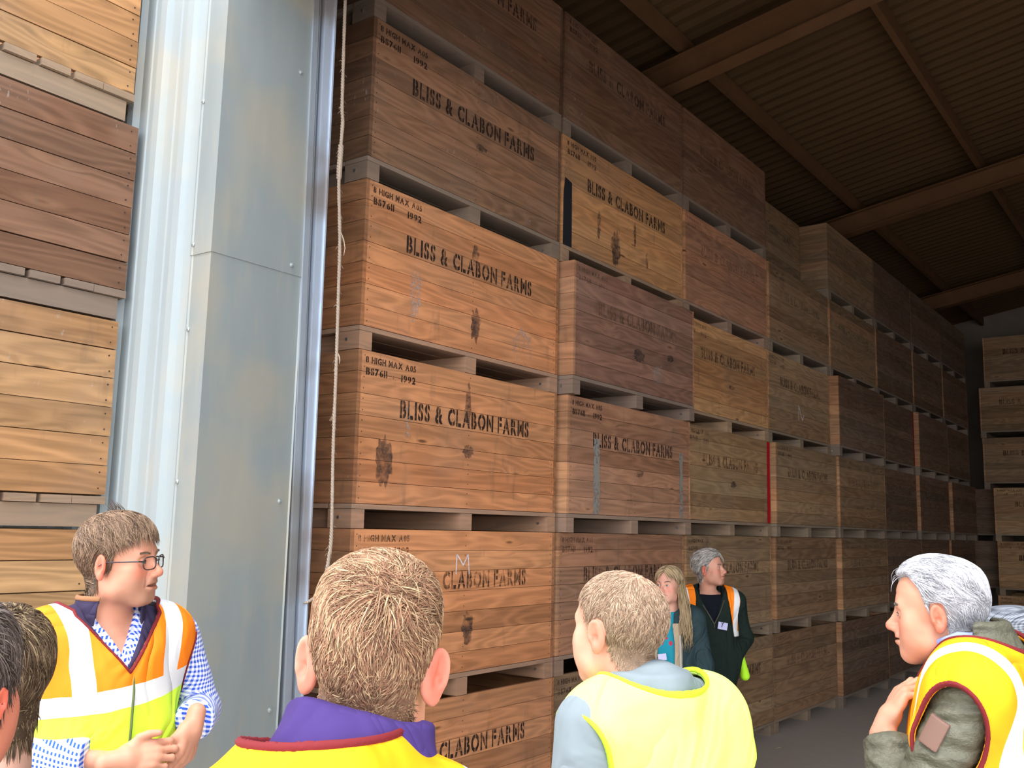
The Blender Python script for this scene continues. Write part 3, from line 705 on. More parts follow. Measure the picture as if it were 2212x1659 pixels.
def np_mesh(name, v, q, mats, smooth=True, colors=None, mi=None):
    me = bpy.data.meshes.new(name); me.vertices.add(len(v)); me.vertices.foreach_set('co', np.ascontiguousarray(v, f32).ravel())
    k = q.shape[1]; me.loops.add(len(q)*k); me.loops.foreach_set('vertex_index', q.ravel().astype(np.int32))
    me.polygons.add(len(q)); me.polygons.foreach_set('loop_start', (np.arange(len(q))*k).astype(np.int32))
    for m in (mats if isinstance(mats, (list, tuple)) else [mats]): me.materials.append(m)
    me.update(calc_edges=True)
    if smooth: me.polygons.foreach_set('use_smooth', np.ones(len(q), bool))
    if mi is not None: me.polygons.foreach_set('material_index', mi.astype(np.int32))
    if colors is not None:
        a = me.color_attributes.new('col', 'FLOAT_COLOR', 'POINT')
        a.data.foreach_set('color', np.concatenate([colors, np.ones((len(v), 1))], 1).astype(f32).ravel())
    me.update(); return me
def islands(v, q):
    lab = np.arange(len(v)); a = q.ravel(); b = np.roll(q, 1, 1).ravel()
    while True:
        m = np.minimum(lab[a], lab[b]); n = lab.copy(); np.minimum.at(n, a, m); np.minimum.at(n, b, m); n = n[n]
        if (n == lab).all(): return lab
        lab = n
def split_obj(name, f, lo, hi, h, mat, parent):
    v, q = surfnets(f, lo, hi, h); lab = islands(v, q); out = []
    for l in np.unique(lab):
        vi = np.where(lab == l)[0]
        if len(vi) < 120: continue
        mp = -np.ones(len(v), int); mp[vi] = np.arange(len(vi)); qq = mp[q[lab[q[:, 0]] == l]]
        out.append(link(name, np_mesh(name, v[vi], qq, mat), parent))
    return out
def sdf_obj(name, f, lo, hi, h, mat, parent, colf=None):
    v, q = surfnets(f, lo, hi, h); return link(name, np_mesh(name, v, q, mat, colors=None if colf is None else colf(v)), parent)
# ---------------------------------------------------------------- head (local: +y faces forward, x to the person's right, z up)
def head_sdf(p, g):
    w = g.get('wide', 1.0); j = g.get('jaw', 1.0)
    d = ell(p, (0, -.018, .032), (.074*w, .096, .086))
    d = smin(d, ell(p, (0, .020, .045), (.064*w, .068, .066)), .03)          # forehead
    d = smin(d, ell(p, (0, .028, -.030), (.060*w, .062, .080)), .03)         # face mass
    d = smin(d, cap(p, (-.046*w, .018, -.072), (.046*w, .018, -.072), .022*j), .04)  # jaw corners
    d = smin(d, cap(p, (-.018, .066, -.094), (.018, .066, -.094), .019*j), .035)     # chin
    for s in (-1, 1):
        d = smin(d, sph(p, (s*.045*w, .058, -.020), .018), .03)              # cheekbones
        d = smin(d, ell(p, (s*.040*w, .052, -.052), (.020, .024, .026)), .03)
    d = smin(d, cap(p, (-.036, .076, .022), (.036, .076, .022), .010), .022) # brow
    for s in (-1, 1): d = smax(d, -ell(p, (s*.031, .100, .002), (.020, .019, .013)), .014)   # sockets
    d = smin(d, cap(p, (0, .086, .010), (0, .108, -.026), .0075, .0105), .014)          # nose
    d = smin(d, sph(p, (0, .1105, -.030), .0098), .012)
    for s in (-1, 1):
        d = smin(d, ell(p, (s*.0125, .099, -.034), (.0085, .012, .008)), .008)
        d = smax(d, -sph(p, (s*.0070, .103, -.0425), .0035), .003)
    o = g.get('mouth', 0.0)
    d = smin(d, ell(p, (0, .078, -.058), (.030, .022, .020)), .018)          # muzzle
    d = smin(d, cap(p, (-.017, .092, -.0535), (.017, .092, -.0535), .0050), .007)
    d = smin(d, cap(p, (-.013, .094, -.0665-o), (.013, .094, -.0665-o), .0060), .008)
    d = smax(d, -ell(p, (0, .100, -.0600-o*.5), (.024, .016, .0016+o*.55)), .004)
    for s in (-1, 1):                                                        # lids around the eyeballs
        e = sph(p, (s*.031, .0745, .0015), .0142)
        e = np.maximum(e, -ell(p, (s*.031, .090, .0005), (.0118, .012, g.get('eye', .0045))))
        d = smin(d, e, .004)
    G_ = [([(.0165, -.030), (.0255, -.044), (.0305, -.064)], .0032, .0022*g.get('age', 1)), ([(.018, .0105), (.031, .0150), (.046, .009)], .0022, .0013), ([(.019, -.0105), (.032, -.0145), (.045, -.009)], .0030, .0011*g.get('age', 1)),
          ([(.0, -.0600-o*.5), (.0235, -.0605-o*.5), (.0275, -.0635-o*.5)], .0019, .0030), ([(.0, -.0795), (.013, -.0785)], .0045, .0014), ([(.005, .030), (.0065, .018)], .0025, .0009*g.get('age', 1)), ([(.0, .050), (.030, .052)], .0025, .0007*g.get('age', 1))]
    ax_ = np.abs(p[..., 0]); pz = p[..., 2]; fm = np.clip((p[..., 1]-.02)/.02, 0, 1)
    near = d < .02
    if near.any():
        xx = ax_[near]; zz_ = pz[near]; add_ = np.zeros(len(xx), f32)
        for pl, wd, am in G_:
            dm = np.full(len(xx), 9., f32)
            for (xa, za), (xb, zb) in zip(pl, pl[1:]):
                bx, bz = xb-xa, zb-za; tt = np.clip(((xx-xa)*bx+(zz_-za)*bz)/(bx*bx+bz*bz), 0, 1); dm = np.minimum(dm, (xx-xa-tt*bx)**2+(zz_-za-tt*bz)**2)
            add_ += am*np.exp(-dm/wd**2)
        d = d.copy(); d[near] += add_*fm[near]
    if g.get('noear'): return d
    for s in (-1, 1):                                                        # ears
        R = rotm(-12, 0, s*(-22-34*g.get('ear', 0.0)))
        eo = g.get('ear', 0.0); c = (s*(.079*w+eo*.006), -.010-eo*.006, -.004)
        k_ = g.get('esz', 1.0); pe = V(*c)+(p-V(*c))/k_
        e = ell(pe, c, (.0085, .0185+.003*eo, .032+.002*eo), R)
        qe = (pe-V(*c))@R
        e = smin(e, ell(qe, (0, .005, -.027), (.0060, .0095, .011)), .006)
        e = smax(e, -ell(qe, (s*.0085, .0015, .004), (.0080, .0135, .0240)), .0025)
        e = smin(e, cap(qe, (s*.0025, -.006, .014), (s*.0025, -.007, -.012), .0030, .0030), .004)
        e = smax(e, -sph(qe, (s*.0045, .004, -.004), .0075), .003)
        e = smin(e, sph(qe, (s*.0010, .0130, -.006), .0048), .004)
        d = smin(d, e*k_, .005)
    return d
def skin_col(base, g):
    def f(q):
        w = g.get('wide', 1.0)
        c = np.tile(np.array(base, f32), (len(q), 1))
        def add(d, r, col, a):
            nonlocal c
            m = np.clip(1-d/r, 0, 1)[:, None]*a; c = c*(1-m)+np.array(col, f32)*m
        red = np.array(base)*np.array([1.08, .66, .62])
        for s in (-1, 1):
            add(sph(q, (s*.045, .075, -.025), .012), .022, red, .55); add(ell(q, (s*.083*w, -.010, -.004), (.012, .02, .033)), .006, red, .85)
        add(sph(q, (0, .112, -.03), .008), .014, red, .65)
        lip = np.array(base)*np.array([.95, .52, .50])
        add(cap(q, (-.018, .094, -.0535), (.018, .094, -.0535), .003), .0035, lip, .9)
        add(cap(q, (-.014, .096, -.068), (.014, .096, -.068), .004), .0035, lip, .9)
        sb = g.get('stubble', 0)
        if sb:
            m = np.clip((-.030-q[:, 2])/.02, 0, 1)*np.clip((q[:, 1]+.0)/.03, 0, 1)*np.clip((.14+q[:, 2])/.03, 0, 1)*sb
            c = c*(1-m[:, None])+np.array([.30, .185, .125], f32)*m[:, None]
        n = wrinkle(q, 5, 90, 1.0)[:, None]; n2 = wrinkle(q, 9, 38, 1.0)[:, None]; c = c*(1+.06*n*np.array([.6, 1, 1])+.09*n2*np.array([.3, 1, 1.1]))
        return np.clip(c, 0, 1)
    return f
def mat_skin():
    t = NT('skin'); a = t.attr('col', 'GEOMETRY').outputs['Color']; n = t.noise(t.obj(), 420, 3); n2 = t.noise(t.obj(), 60, 3)
    return t.bsdf(t.mix(t.math('MULTIPLY', n2, .35), a, t.mix(1.0, a, (1.0, .78, .72), 'MULTIPLY')), .52, 0, .35, normal=t.bump(n, .12, .001), **{'Subsurface Weight': .12, 'Subsurface Radius': (.012, .004, .002), 'Subsurface Scale': .6})
SKIN = mat_skin()
EYEW = plain('eye_white', (.75, .70, .66), .15, 0, .5); IRIS = plain('iris', (.09, .13, .15), .1, 0, .6); PUP = plain('pupil', (.005, .005, .005), .1)
def hair_mat(name):
    t = NT(name); a = t.attr('col', 'GEOMETRY').outputs['Color']
    return t.bsdf(a, .5, 0, .22)
HAIRM = hair_mat('hair_strands')
# ---------------------------------------------------------------- hair
def hairline(q, h):
    """>0 where hair grows (head space)"""
    y = q[:, 1]; z = q[:, 2]; ax_ = np.abs(q[:, 0])
    zl = np.interp(y, h.get('ly', [-.09, -.055, -.030, -.022, .004, .012, .030, .055, .085]), h.get('lz', [-.088, -.085, -.055, .022, .026, -.012, .040, .070, .088]))
    zl = zl + h.get('recede', 0)*np.clip((ax_-.02)/.04, 0, 1)*np.clip((y-.02)/.03, 0, 1)
    r = z-zl
    if 'bald' in h:
        c, rr = h['bald']; r = np.minimum(r, ell(q, c, rr))
    return r
def make_hair(parent, HM, HC, g, h, seed, name='hair', neckf=None):
    """HM 3x3 head axes, HC head centre in parent space"""
    rs = np.random.RandomState(seed); gn = dict(g, noear=True)
    th = h.get('thick', .010)
    def bsd(q):
        d = head_sdf(q, gn)
        return d if neckf is None else smin(d, neckf(q@HM.T.astype(f32)+V(*HC)), .025)
    def thin(q): return np.clip(1.15-ln((q-V(*h['thin'][0]))/V(*h['thin'][1])), 0, 1) if 'thin' in h else np.zeros(len(q), f32)
    def tfun(q): return th*(0.35+0.65*np.clip((q[:, 2]+.02)/.10, 0, 1)) + h.get('top', 0)*np.clip((q[:, 2]-.06)/.05, 0, 1)
    def capf(P):
        q = (P-V(*HC))@HM
        d = bsd(q)-tfun(q)-wrinkle(q, seed, 70, .0022 if th > .005 else .0004)
        ears = np.minimum(ell(q, (.085, -.006, -.006), (.018, .024, .035)), ell(q, (-.085, -.006, -.006), (.018, .024, .035)))
        d = smax(d, -hairline(q, h)*.8, .006); return smax(d, -ears, .004)
    lo = np.array(HC)-.17; hi = np.array(HC)+.17
    v, f = surfnets(capf, lo, hi, .0032)
    base = np.array(h['col'], f32)
    qv = (v-V(*HC))@HM
    cc = base*(.62+.25*wrinkle(qv*np.array([1, 1, 1], f32), seed+1, 130, 1.0)[:, None]); cc = np.clip(cc, .004, 1)
    if 'thin' in h: tm = np.clip(thin(qv)*1.6, 0, 1)[:, None]*.92; cc = cc*(1-tm)+np.array(h['thin'][2], f32)*tm
    # strands
    N = h.get('n', 5200); pick = rs.randint(0, len(v), N*2); q = qv[pick]
    keep = (hairline(q, h) > -.002) & (bsd(q) > .0002) & (rs.rand(len(q)) > thin(q)*.93); q = q[keep][:N]; N = len(q)
    seg = 5; L = h.get('len', .035)*(0.6+0.8*rs.rand(N))*np.interp(q[:, 2], [-.08, .02, .09], h.get('lenz', [.35, .6, 1.1]))
    e = .003
    def grad(x):
        g = gn
        return np.stack([head_sdf(x+V(e, 0, 0), g)-head_sdf(x-V(e, 0, 0), g), head_sdf(x+V(0, e, 0), g)-head_sdf(x-V(0, e, 0), g), head_sdf(x+V(0, 0, e), g)-head_sdf(x-V(0, 0, e), g)], -1)/(2*e)
    flow = h['flow'](q)+rs.normal(size=(N, 3))*h.get('mess', .25)
    clump = np.stack([np.sin(q@np.array([90, 60, 50])+1), np.sin(q@np.array([-50, 80, 70])+2), np.sin(q@np.array([60, -70, 85]))], -1)*h.get('clump', .25)
    flow = flow+clump
    lift = h.get('lift', .25)*(0.5+rs.rand(N))[:, None]
    pts = [q.copy()]; x = q.copy()
    for s in range(seg):
        n = grad(x); n /= np.maximum(ln(n), 1e-5)[:, None]
        t = flow-n*(flow*n).sum(-1, keepdims=True); t /= np.maximum(ln(t), 1e-4)[:, None]
        d = t+n*lift*(1-s/seg*1.2)+np.array([0, 0, -1])*h.get('droop', .05)*s; d /= ln(d)[:, None]
        x = x+d*(L/seg)[:, None]
        hd = bsd(x); mn = tfun(x)*0.75; push = np.clip(mn-hd, 0, .01)-np.clip(hd-tfun(x)-h.get('maxl', .008), 0, .02)*.8; x = x+n*push[:, None]
        pts.append(x.copy())
    P = np.stack(pts, 1)
    eo = g.get('ear', 0)*.006; w_ = g.get('wide', 1)
    bad = np.zeros(N, bool)
    for s_ in (-1, 1): bad |= (ell(P, (s_*(.084*w_+eo), -.014-eo, -.004), (.018, .021, .034) if not h.get('over') else (.006, .008, .012)) < 0).any(1)
    P = P[~bad]; q = q[~bad]; N = len(P)
    #                                                  # N,seg+1,3
    wdt = h.get('w', .0009)*(0.6+0.8*rs.rand(N))
    T = np.gradient(P, axis=1); T /= np.maximum(ln(T), 1e-6)[..., None]
    ref = rs.normal(size=(N, 1, 3)); U = np.cross(T, ref); U /= np.maximum(ln(U), 1e-6)[..., None]; Wv = np.cross(T, U)
    tap = np.array([1, 1, .9, .75, .5, .12])[None, :, None]
    ring = [P+(U*math.cos(a)+Wv*math.sin(a))*wdt[:, None, None]*tap for a in (0, 2.09, 4.19)]
    R = np.stack(ring, 2).reshape(-1, 3); R = R@HM.T+V(*HC)
    idx = np.arange(N*(seg+1)*3).reshape(N, seg+1, 3); qs = []
    for s in range(seg):
        for k in range(3): qs.append(np.stack([idx[:, s, k], idx[:, s, (k+1) % 3], idx[:, s+1, (k+1) % 3], idx[:, s+1, k]], 1))
    qs = np.concatenate(qs)
    sc = base*(0.55+0.95*rs.rand(N)[:, None]**1.3)
    hl = h.get('hi')
    if hl is not None:
        m = (rs.rand(N) < h.get('hip', .3))[:, None]; sc = np.where(m, np.array(hl)*(0.7+.5*rs.rand(N)[:, None]), sc)
    sc = np.repeat(np.clip(sc, .004, 1), (seg+1)*3, 0)
    allv = np.concatenate([v, R.astype(f32)]); allq = np.concatenate([f, qs+len(v)])
    return link(name, np_mesh(name, allv, allq, HAIRM, colors=np.concatenate([cc, sc])), parent)
def brows(parent, HM, HC, g, col, seed):
    rs = np.random.RandomState(seed); N = 420; m = MB()
    R = HM.T
    for s in (-1, 1):
        for i in range(N//2):
            t = rs.rand(); x = s*(.014+.034*t); z = .0215+.005*math.sin(t*2.4)+rs.uniform(-.0022, .0022)
            # walk in from the front to the skin
            y = .12; p = np.array([[x, y, z]], f32)
            for _ in range(14): p[0, 1] -= max(float(head_sdf(p, g)[0]), 0)*.9
            a = p[0]; b = a+np.array([s*.006, .0012, .0025*(1-t)-.001])
            A = a@HM.T+np.array(HC); Bp = b@HM.T+np.array(HC); m.tube([A, Bp], [.0010, .0004], 3)
    return m.build('eyebrows', plain('brow_hair', col, .6), parent)
def eyes(parent, HM, HC, look=(0, 1, 0)):
    lk = np.array(look, float); lk /= np.linalg.norm(lk)
    for s in (-1, 1):
        c = np.array([s*.031, .0745, .0015])
        m = MB()
        bmx = bmesh.new(); bmesh.ops.create_uvsphere(bmx, u_segments=24, v_segments=16, radius=.0128)
        # pole along look direction
        q = Vector((0, 0, 1)).rotation_difference(Vector(lk)); bmx.transform(q.to_matrix().to_4x4())
        Hm = Matrix(HM.tolist()).to_4x4(); Hm.translation = Vector(HC)
        me = bpy.data.meshes.new('eyeball'); me.materials.append(EYEW); me.materials.append(IRIS); me.materials.append(PUP)
        for f in bmx.faces:
            d = f.calc_center_median().normalized().dot(Vector(lk)); f.smooth = True
            f.material_index = 2 if d > .985 else (1 if d > .89 else 0)
        bmx.transform(Matrix.Translation(Vector(c))); bmx.transform(Hm); bmx.to_mesh(me); bmx.free()
        link('eyeball', me, parent)
# ---------------------------------------------------------------- hands
def hand_frame(wrist, fingers, back):
    """axes: y = along the hand, z = back of the hand, x = across"""
    y = np.array(fingers, float); y /= np.linalg.norm(y); z = np.array(back, float); z -= y*(z@y); z /= np.linalg.norm(z)
    return np.array(wrist, f32), np.stack([np.cross(y, z), y, z], 1).astype(f32)
def hand_sdf(P, W_, R, side, curl=(25, 30, 30, 34), spread=1.0, thumb=None, s=1.0):
    """side +1: thumb on +x"""
    q = (P-W_)@R/s; q = q*np.array([side, 1, 1], f32)
    d = ell(q, (.002, .050, 0), (.040, .052, .0145))
    d = smin(d, cap(q, (0, -.03, 0), (0, .02, 0), .024, .026), .02)
    d = smin(d, cap(q, (.020, .020, -.008), (.030, .048, -.010), .016, .013), .015)
    fg = None
    for i, (bx, by, Ls) in enumerate(((.029, .086, (.042, .026, .021)), (.010, .092, (.046, .030, .022)), (-.009, .088, (.042, .028, .022)), (-.027, .078, (.034, .021, .019)))):
        c = curl[i] if np.ndim(curl[i]) else (curl[i], curl[i]*1.15, curl[i]*.8)
        a = 0; p = np.array([bx, by, 0.0]); pts = [p]; sx = (bx*2.2)*spread
        for L_, cc in zip(Ls, c):
            a += math.radians(cc); p = p+np.array([sx*math.cos(a)*L_, math.cos(a)*L_, -math.sin(a)*L_]); pts.append(p)
        r = (.0098, .0088, .0080, .0066) if i < 3 else (.0085, .0076, .0068, .0058)
        kn = chain(q, [pts[0]+np.array([-sx*.02, -.022, 0])]+pts, (.010,)+r)
        for pj in pts[1:3]: kn = smin(kn, sph(q, pj+np.array([0, 0, .0012]), r[1]*1.02), .004)
        fg = kn if fg is None else smin(fg, kn, .0025)
    d = smin(d, fg, .010)
    tp = thumb or [(.026, .030, -.008), (.048, .058, -.016), (.056, .084, -.022), (.058, .106, -.024)]
    return smin(d, chain(q, [np.array(t_) for t_ in tp], (.0150, .0118, .0100, .0080)), .010)*s
# ================================================================ people
class Body:
    """builds one person in a local frame: +y forward, +x the person's right, origin on the floor"""
    def __init__(s, head, rz, fo, neck, hyaw, pitch, roll, label, g=None, bulk=1.0, dx=0.0, trap=0.0, seed=1):
        s.HCw = np.array(head); c, sn = math.cos(rz), math.sin(rz)
        rx = head[0]-(c*dx-sn*fo); ry = head[1]-(sn*dx+c*fo)
        s.root = tag(empty('person', (rx, ry, 0), rz), label, 'person', 'people in high visibility vests')
        s.HC = (dx, fo, head[2]); s.S = head[2]-neck; s.HM = rotm(0, 0, hyaw)@rotm(pitch, 0, 0)@rotm(0, roll, 0)
        s.g = g or {}; s.b = bulk; s.trap = trap; s.seed = seed; s.arms = {}
        s.hip = s.S-.50
        for sd in (1, -1):
            s.arms[sd] = dict(sh=(sd*.172*bulk, -.005, s.S-.012), el=(sd*.235*bulk, -.035, s.S-.29), wr=(sd*.235*bulk, .05, s.S-.53), hand=((0, .25, -1), (sd, 0, .1)), curl=(25, 30, 34, 38))
    def torso(s, P, inf=0.0, lo=True):
        S, b = s.S, s.b
        d = ell(P, (0, 0, S-.13), (.162*b, .108*b, .165))
        d = smin(d, ell(P, (0, .010, S-.31), (.148*b, .112*b, .16)), .08)
        if lo: d = smin(d, ell(P, (0, -.005, S-.47), (.162*b, .118*b, .14)), .08)
        d = smin(d, cap(P, (-.145*b, -.008, S-.018), (.145*b, -.008, S-.018), .056), .06)
        for sd in (1, -1): d = smin(d, cap(P, (0, -.022, S+.040+s.trap), (sd*.105*b, -.012, S+.004+s.trap*.4), .048, .046), .04)
        return d-inf
    def arm(s, P, sd, inf=0.0, to=1.0, r=(.050, .041, .031)):
        a = s.arms[sd]; sh, el, wr = (np.array(a[k], f32) for k in ('sh', 'el', 'wr'))
        d = cap(P, sh, el, r[0]+inf, r[1]+inf)
        e = el+(wr-el)*to
        return smin(d, cap(P, el, e, r[1]+inf, r[1]+(r[2]-r[1])*to+inf), .02)
    def neck(s, P, inf=0.0):
        b = np.array(s.HC, f32)+s.HM@V(0, -.018, -.055)
        return cap(P, (0, -.014, s.S-.03), b, .060+inf, .055+inf)
    def skin_sdf(s, P):
        q = (P-V(*s.HC))@s.HM
        d = smin(head_sdf(q, s.g), s.neck(P), .025)
        d = smin(d, s.torso(P, -.014), .03)
        for sd in (1, -1):
            d = smin(d, s.arm(P, sd, -.006, r=(.046, .040, .027)), .01)
            a = s.arms[sd]; W_, R = hand_frame(a['wr'], *a['hand'])
            d = smin(d, hand_sdf(P, W_, R, a.get('ts', -sd), a['curl'], a.get('spread', 1.0), a.get('thumb')), .008)
        return smax(d, (s.S-.50)-P[..., 2], .01)
    def skin(s, tone, h=.0036):
        xs = [abs(a[k][0]) for a in s.arms.values() for k in ('sh', 'el', 'wr')]; ys = [a[k][1] for a in s.arms.values() for k in ('sh', 'el', 'wr')]; zs = [a['wr'][2] for a in s.arms.values()]
        X = max(xs)+.22; lo = (-X, min(ys+[-.15])-.12, min(zs+[s.S-.5])-.22); hi = (X, max(ys+[.15])+.24, s.HC[2]+.16)
        cf = skin_col(tone, s.g)
        return sdf_obj('body', s.skin_sdf, lo, hi, h, SKIN, s.root, lambda v: cf((v-V(*s.HC))@s.HM))
    def cloth(s, name, f, mat, h=.006, zlo=None, zhi=None, pad=.0):
        X = .42+pad; zl = s.S-.62 if zlo is None else zlo; zh = s.S+.20 if zhi is None else zhi
        o = sdf_obj(name, f, (-X, -.34, zl), (X, .44, zh), h, mat, s.root); return o
    def trousers(s, mat, shoe, h=.010, top=None):
        hz = s.S-.52; top = s.S-.44 if top is None else top
        def f(P):
            d = ell(P, (0, -.005, hz+.05), (.172*s.b, .125*s.b, .14))
            for sd in (1, -1):
                d = smin(d, chain(P, [np.array((sd*.092, 0, hz)), np.array((sd*.105, .012, .50)), np.array((sd*.110, -.01, .06))], (.096, .070, .058)), .03)
            d = d-wrinkle(P, s.seed, 14, .008); d = smax(d, .045-P[..., 2], .01); return smax(d, P[..., 2]-top, .01)
        sdf_obj('trousers', f, (-.30, -.26, 0), (.30, .26, top+.05), h, mat, s.root)
        for sd in (1, -1):
            def g(P):
                d = ell(P, (sd*.112, .065, .035), (.047, .135, .05)); d = smin(d, ell(P, (sd*.112, -.02, .07), (.045, .06, .06)), .03); return smax(d, -P[..., 2]+.001, .004)
            sdf_obj('shoe', g, (sd*.112-.08, -.14, -.01), (sd*.112+.08, .24, .16), .006, shoe, s.root)
    def hair(s, h): return make_hair(s.root, s.HM, s.HC, s.g, h, s.seed+11, neckf=s.neck)
    def face(s, browcol=None, look=(0, 1, 0)):
        eyes(s.root, s.HM, s.HC, look); m = MB(); HM = Matrix(s.HM.tolist()); HC = Vector(s.HC); ez = s.g.get('eye', .0045)
        for sd in (1, -1):
            for up, r in ((1, .0009), (-1, .0005)):
                pts = []
                for i in range(9):
                    a = math.pi*i/8; dx = .0112*math.cos(a); dz = -.0005+up*ez*.95*math.sin(a); pts.append(HM@Vector((sd*.031+dx, .0745+math.sqrt(.0147**2-dx*dx-dz*dz), .0015+dz))+HC)
                m.tube(pts, r, 5)
        m.build('eyelashes', plain('lash', (.03, .02, .02), .6), s.root)
        if browcol: brows(s.root, s.HM, s.HC, s.g, browcol, s.seed)
def collar_sdf(P, c0, c1, r0, r1, th, z0, z1, front=None):
    """cone-shaped standing collar about the axis c0->c1, between heights z0..z1"""
    t = np.clip((P[..., 2]-c0[2])/max(c1[2]-c0[2], 1e-3), -.3, 1.3)
    cx = c0[0]+(c1[0]-c0[0])*t; cy = c0[1]+(c1[1]-c0[1])*t; r = r0+(r1-r0)*t
    d = np.sqrt((P[..., 0]-cx)**2+(P[..., 1]-cy)**2)-r
    d = np.abs(d)-th; zt = z1 if np.ndim(z1) == 0 else z1
    d = smax(d, P[..., 2]-zt, .006); d = smax(d, z0-P[..., 2], .006)
    if front is not None: d = smax(d, front(P), .008)
    return d

DARKTR = plain('dark_trousers', (.018, .028, .030), .9, 0, .1, .2, 40); SHOE = plain('dark_shoe', (.02, .018, .016), .6, 0, .3)
NAVYTR = plain('navy_trousers', (.03, .035, .06), .9, 0, .1, .2, 40)
PIPE = plain("dark_red_binding", (.16, .012, .016), .8)
def folds(t, fine, k=1.0, sc=6.0):
    v = t.obj(); w = t.noise(v, 2.5, 2)
    q = t.vadd(t.vmul(v, (1.0, 1.0, .55)), t.vmul(t.n('CombineXYZ', {0: w, 1: 0.0, 2: w}).outputs[0], (.35, .35, .35)))
    a = t.math('POWER', t.math('ABSOLUTE', t.math('MULTIPLY', t.math('SUBTRACT', t.noise(q, sc, 2, .45, 1.2), .5), 2.0)), .75)
    b1 = t.n('Bump', {'Height': a, 'Strength': .75*k, 'Distance': .028}).outputs[0]
    return t.n('Bump', {'Height': fine, 'Strength': .08, 'Distance': .001, 'Normal': b1}).outputs[0]
def cloth_mat(name, col, rough=.85, sc=500, b=.1, k=.8):
    t = NT(name); n = t.noise(t.obj(), sc, 2); m = t.noise(t.obj(), 22, 3)
    c = t.mix(m, tuple(x*.85 for x in col), tuple(min(x*1.12, 1) for x in col))
    return t.bsdf(c, rough, 0, .12, normal=folds(t, n, k))
def vest_mat(name, top, low, bands, split, strap, slope=0.0, cx=0.0, tilt=0.0):
    """bands: list of (z0,z1) reflective hoops; split: height where colour changes; strap: (x0,x1) reflective braces above split"""
    t = NT(name); v = t.obj(); sp = t.n('SeparateXYZ', {0: v}); x, y, z = sp.outputs
    z2 = t.math('SUBTRACT', z, t.math('MULTIPLY', x, slope))
    wob = t.math('MULTIPLY', t.math('SUBTRACT', t.noise(v, 7, 2), .5), .02); z2 = t.math('ADD', z2, wob)
    base = t.mix(t.math('GREATER_THAN', z2, split), low, top)
    def inside(a, lo, hi): return t.math('MULTIPLY', t.math('GREATER_THAN', a, lo), t.math('LESS_THAN', a, hi))
    m = None
    for lo, hi in bands:
        k = inside(z2, lo, hi); m = k if m is None else t.math('MAXIMUM', m, k)
    if strap:
        ax_ = t.math('ADD', t.math('ABSOLUTE', t.math('ADD', t.math('SUBTRACT', x, cx), wob)), t.math('MULTIPLY', t.math('SUBTRACT', z, split), tilt))
        k = t.math('MULTIPLY', inside(ax_, *strap), t.math('GREATER_THAN', z2, split)); m = k if m is None else t.math('MAXIMUM', m, k)
    dots = t.noise(v, 900, 1)
    c = t.mix(m, base, t.mix(dots, (.62, .63, .66), (.86, .86, .88))) if m is not None else base
    fine = t.noise(v, 700, 2)
    return t.bsdf(c, .7, 0, .2, normal=folds(t, fine, 1.0, 5.0))
FLEECE = cloth_mat('navy_fleece', (.055, .032, .14), 1.0, 260, .2, .7)
ORANGE = (1.0, .24, .012); YEL = (.66, 1.0, .06); AMBER = (1.0, .36, .008)
def vest_region(P, S, b, vz, vw, back=.085, arm=(.235, .055, .115), up=0.0, ox=0.0, ay=(.01, .125), az=-.10):
    """opening cuts shared by vests: neck V, back neck, armholes"""
    x, y, z = P[..., 0], P[..., 1], P[..., 2]
    w = np.clip((z-vz)*vw, -.05, .11)
    neckf = np.maximum(np.abs(x)-w, -(y-.0))          # <0 inside the V, front only
    rn = (np.sqrt((x-ox)**2+(y+.01)**2)-back-np.clip(z-S-.03-up, -.05, .1)*.55)*.85; neckb = np.maximum(rn, (S+.005+up)-z)
    r = np.minimum(neckf, neckb)
    for sd in (1, -1):
        am, ayy, azz = arm[sd] if isinstance(arm, dict) else (arm, ay, az)
        r = np.minimum(r, ell(P, (sd*am[0]*b, ayy[0], S+azz), (am[1], ayy[1], am[2])))
    return -r
def make_vest(B, mat, inf=.024, vz=None, vw=.42, zlo=None, back=.085, arm=(.235, .055, .115), amp=.006, wr=11, h=.005, pipe=None, name='hi_vis_vest', up=0.0, ox=0.0, stand=None, ay=(.01, .125), slv=0.0, az=-.10):
    def tor(P, i):
        d = B.torso(P, i)
        if stand is not None: d = smin(d, cap(P, *stand)-i, .05)
        if slv:
            for sd in ((1, -1) if slv > 0 else (1,)):
                a = np.array(B.arms[sd]['sh'], f32); e = np.array(B.arms[sd]['el'], f32); d = smin(d, cap(P, a, a+(e-a)*abs(slv), .050+i, .044+i), .04)
        return d
    S = B.S; vz = S-.26 if vz is None else vz; zlo = S-.55 if zlo is None else zlo
    def reg(P): return np.maximum(vest_region(P, S, B.b, vz, vw, back, arm, up, ox, ay, az), zlo-P[..., 2])
    def f(P):
        w = wrinkle(P, B.seed+3, wr, amp)+amp*.6; a = tor(P, 0.0); d = smax(a-inf-w, inf-.010-a+w*.6, .002); return smax(d, reg(P), .006)
    o = B.cloth(name, f, mat, h)
    if pipe:
        def fp(P):
            w = wrinkle(P, B.seed+3, wr, amp)+amp*.6; a = tor(P, 0.0); d = smax(a-inf-.0035-w, inf-.006-a+w*.8, .002); return smax(d, np.abs(reg(P)+.002)-.0040, .002)
        split_obj('vest_binding', fp, (-.42, -.34, B.S-.62), (.42, .44, B.S+.20), .0031, pipe, B.root)
    return o
def zline(B, mat, pts, r=.004, name='zip'):
    m = MB(); m.tube(pts, r, 6); return m.build(name, mat, B.root)

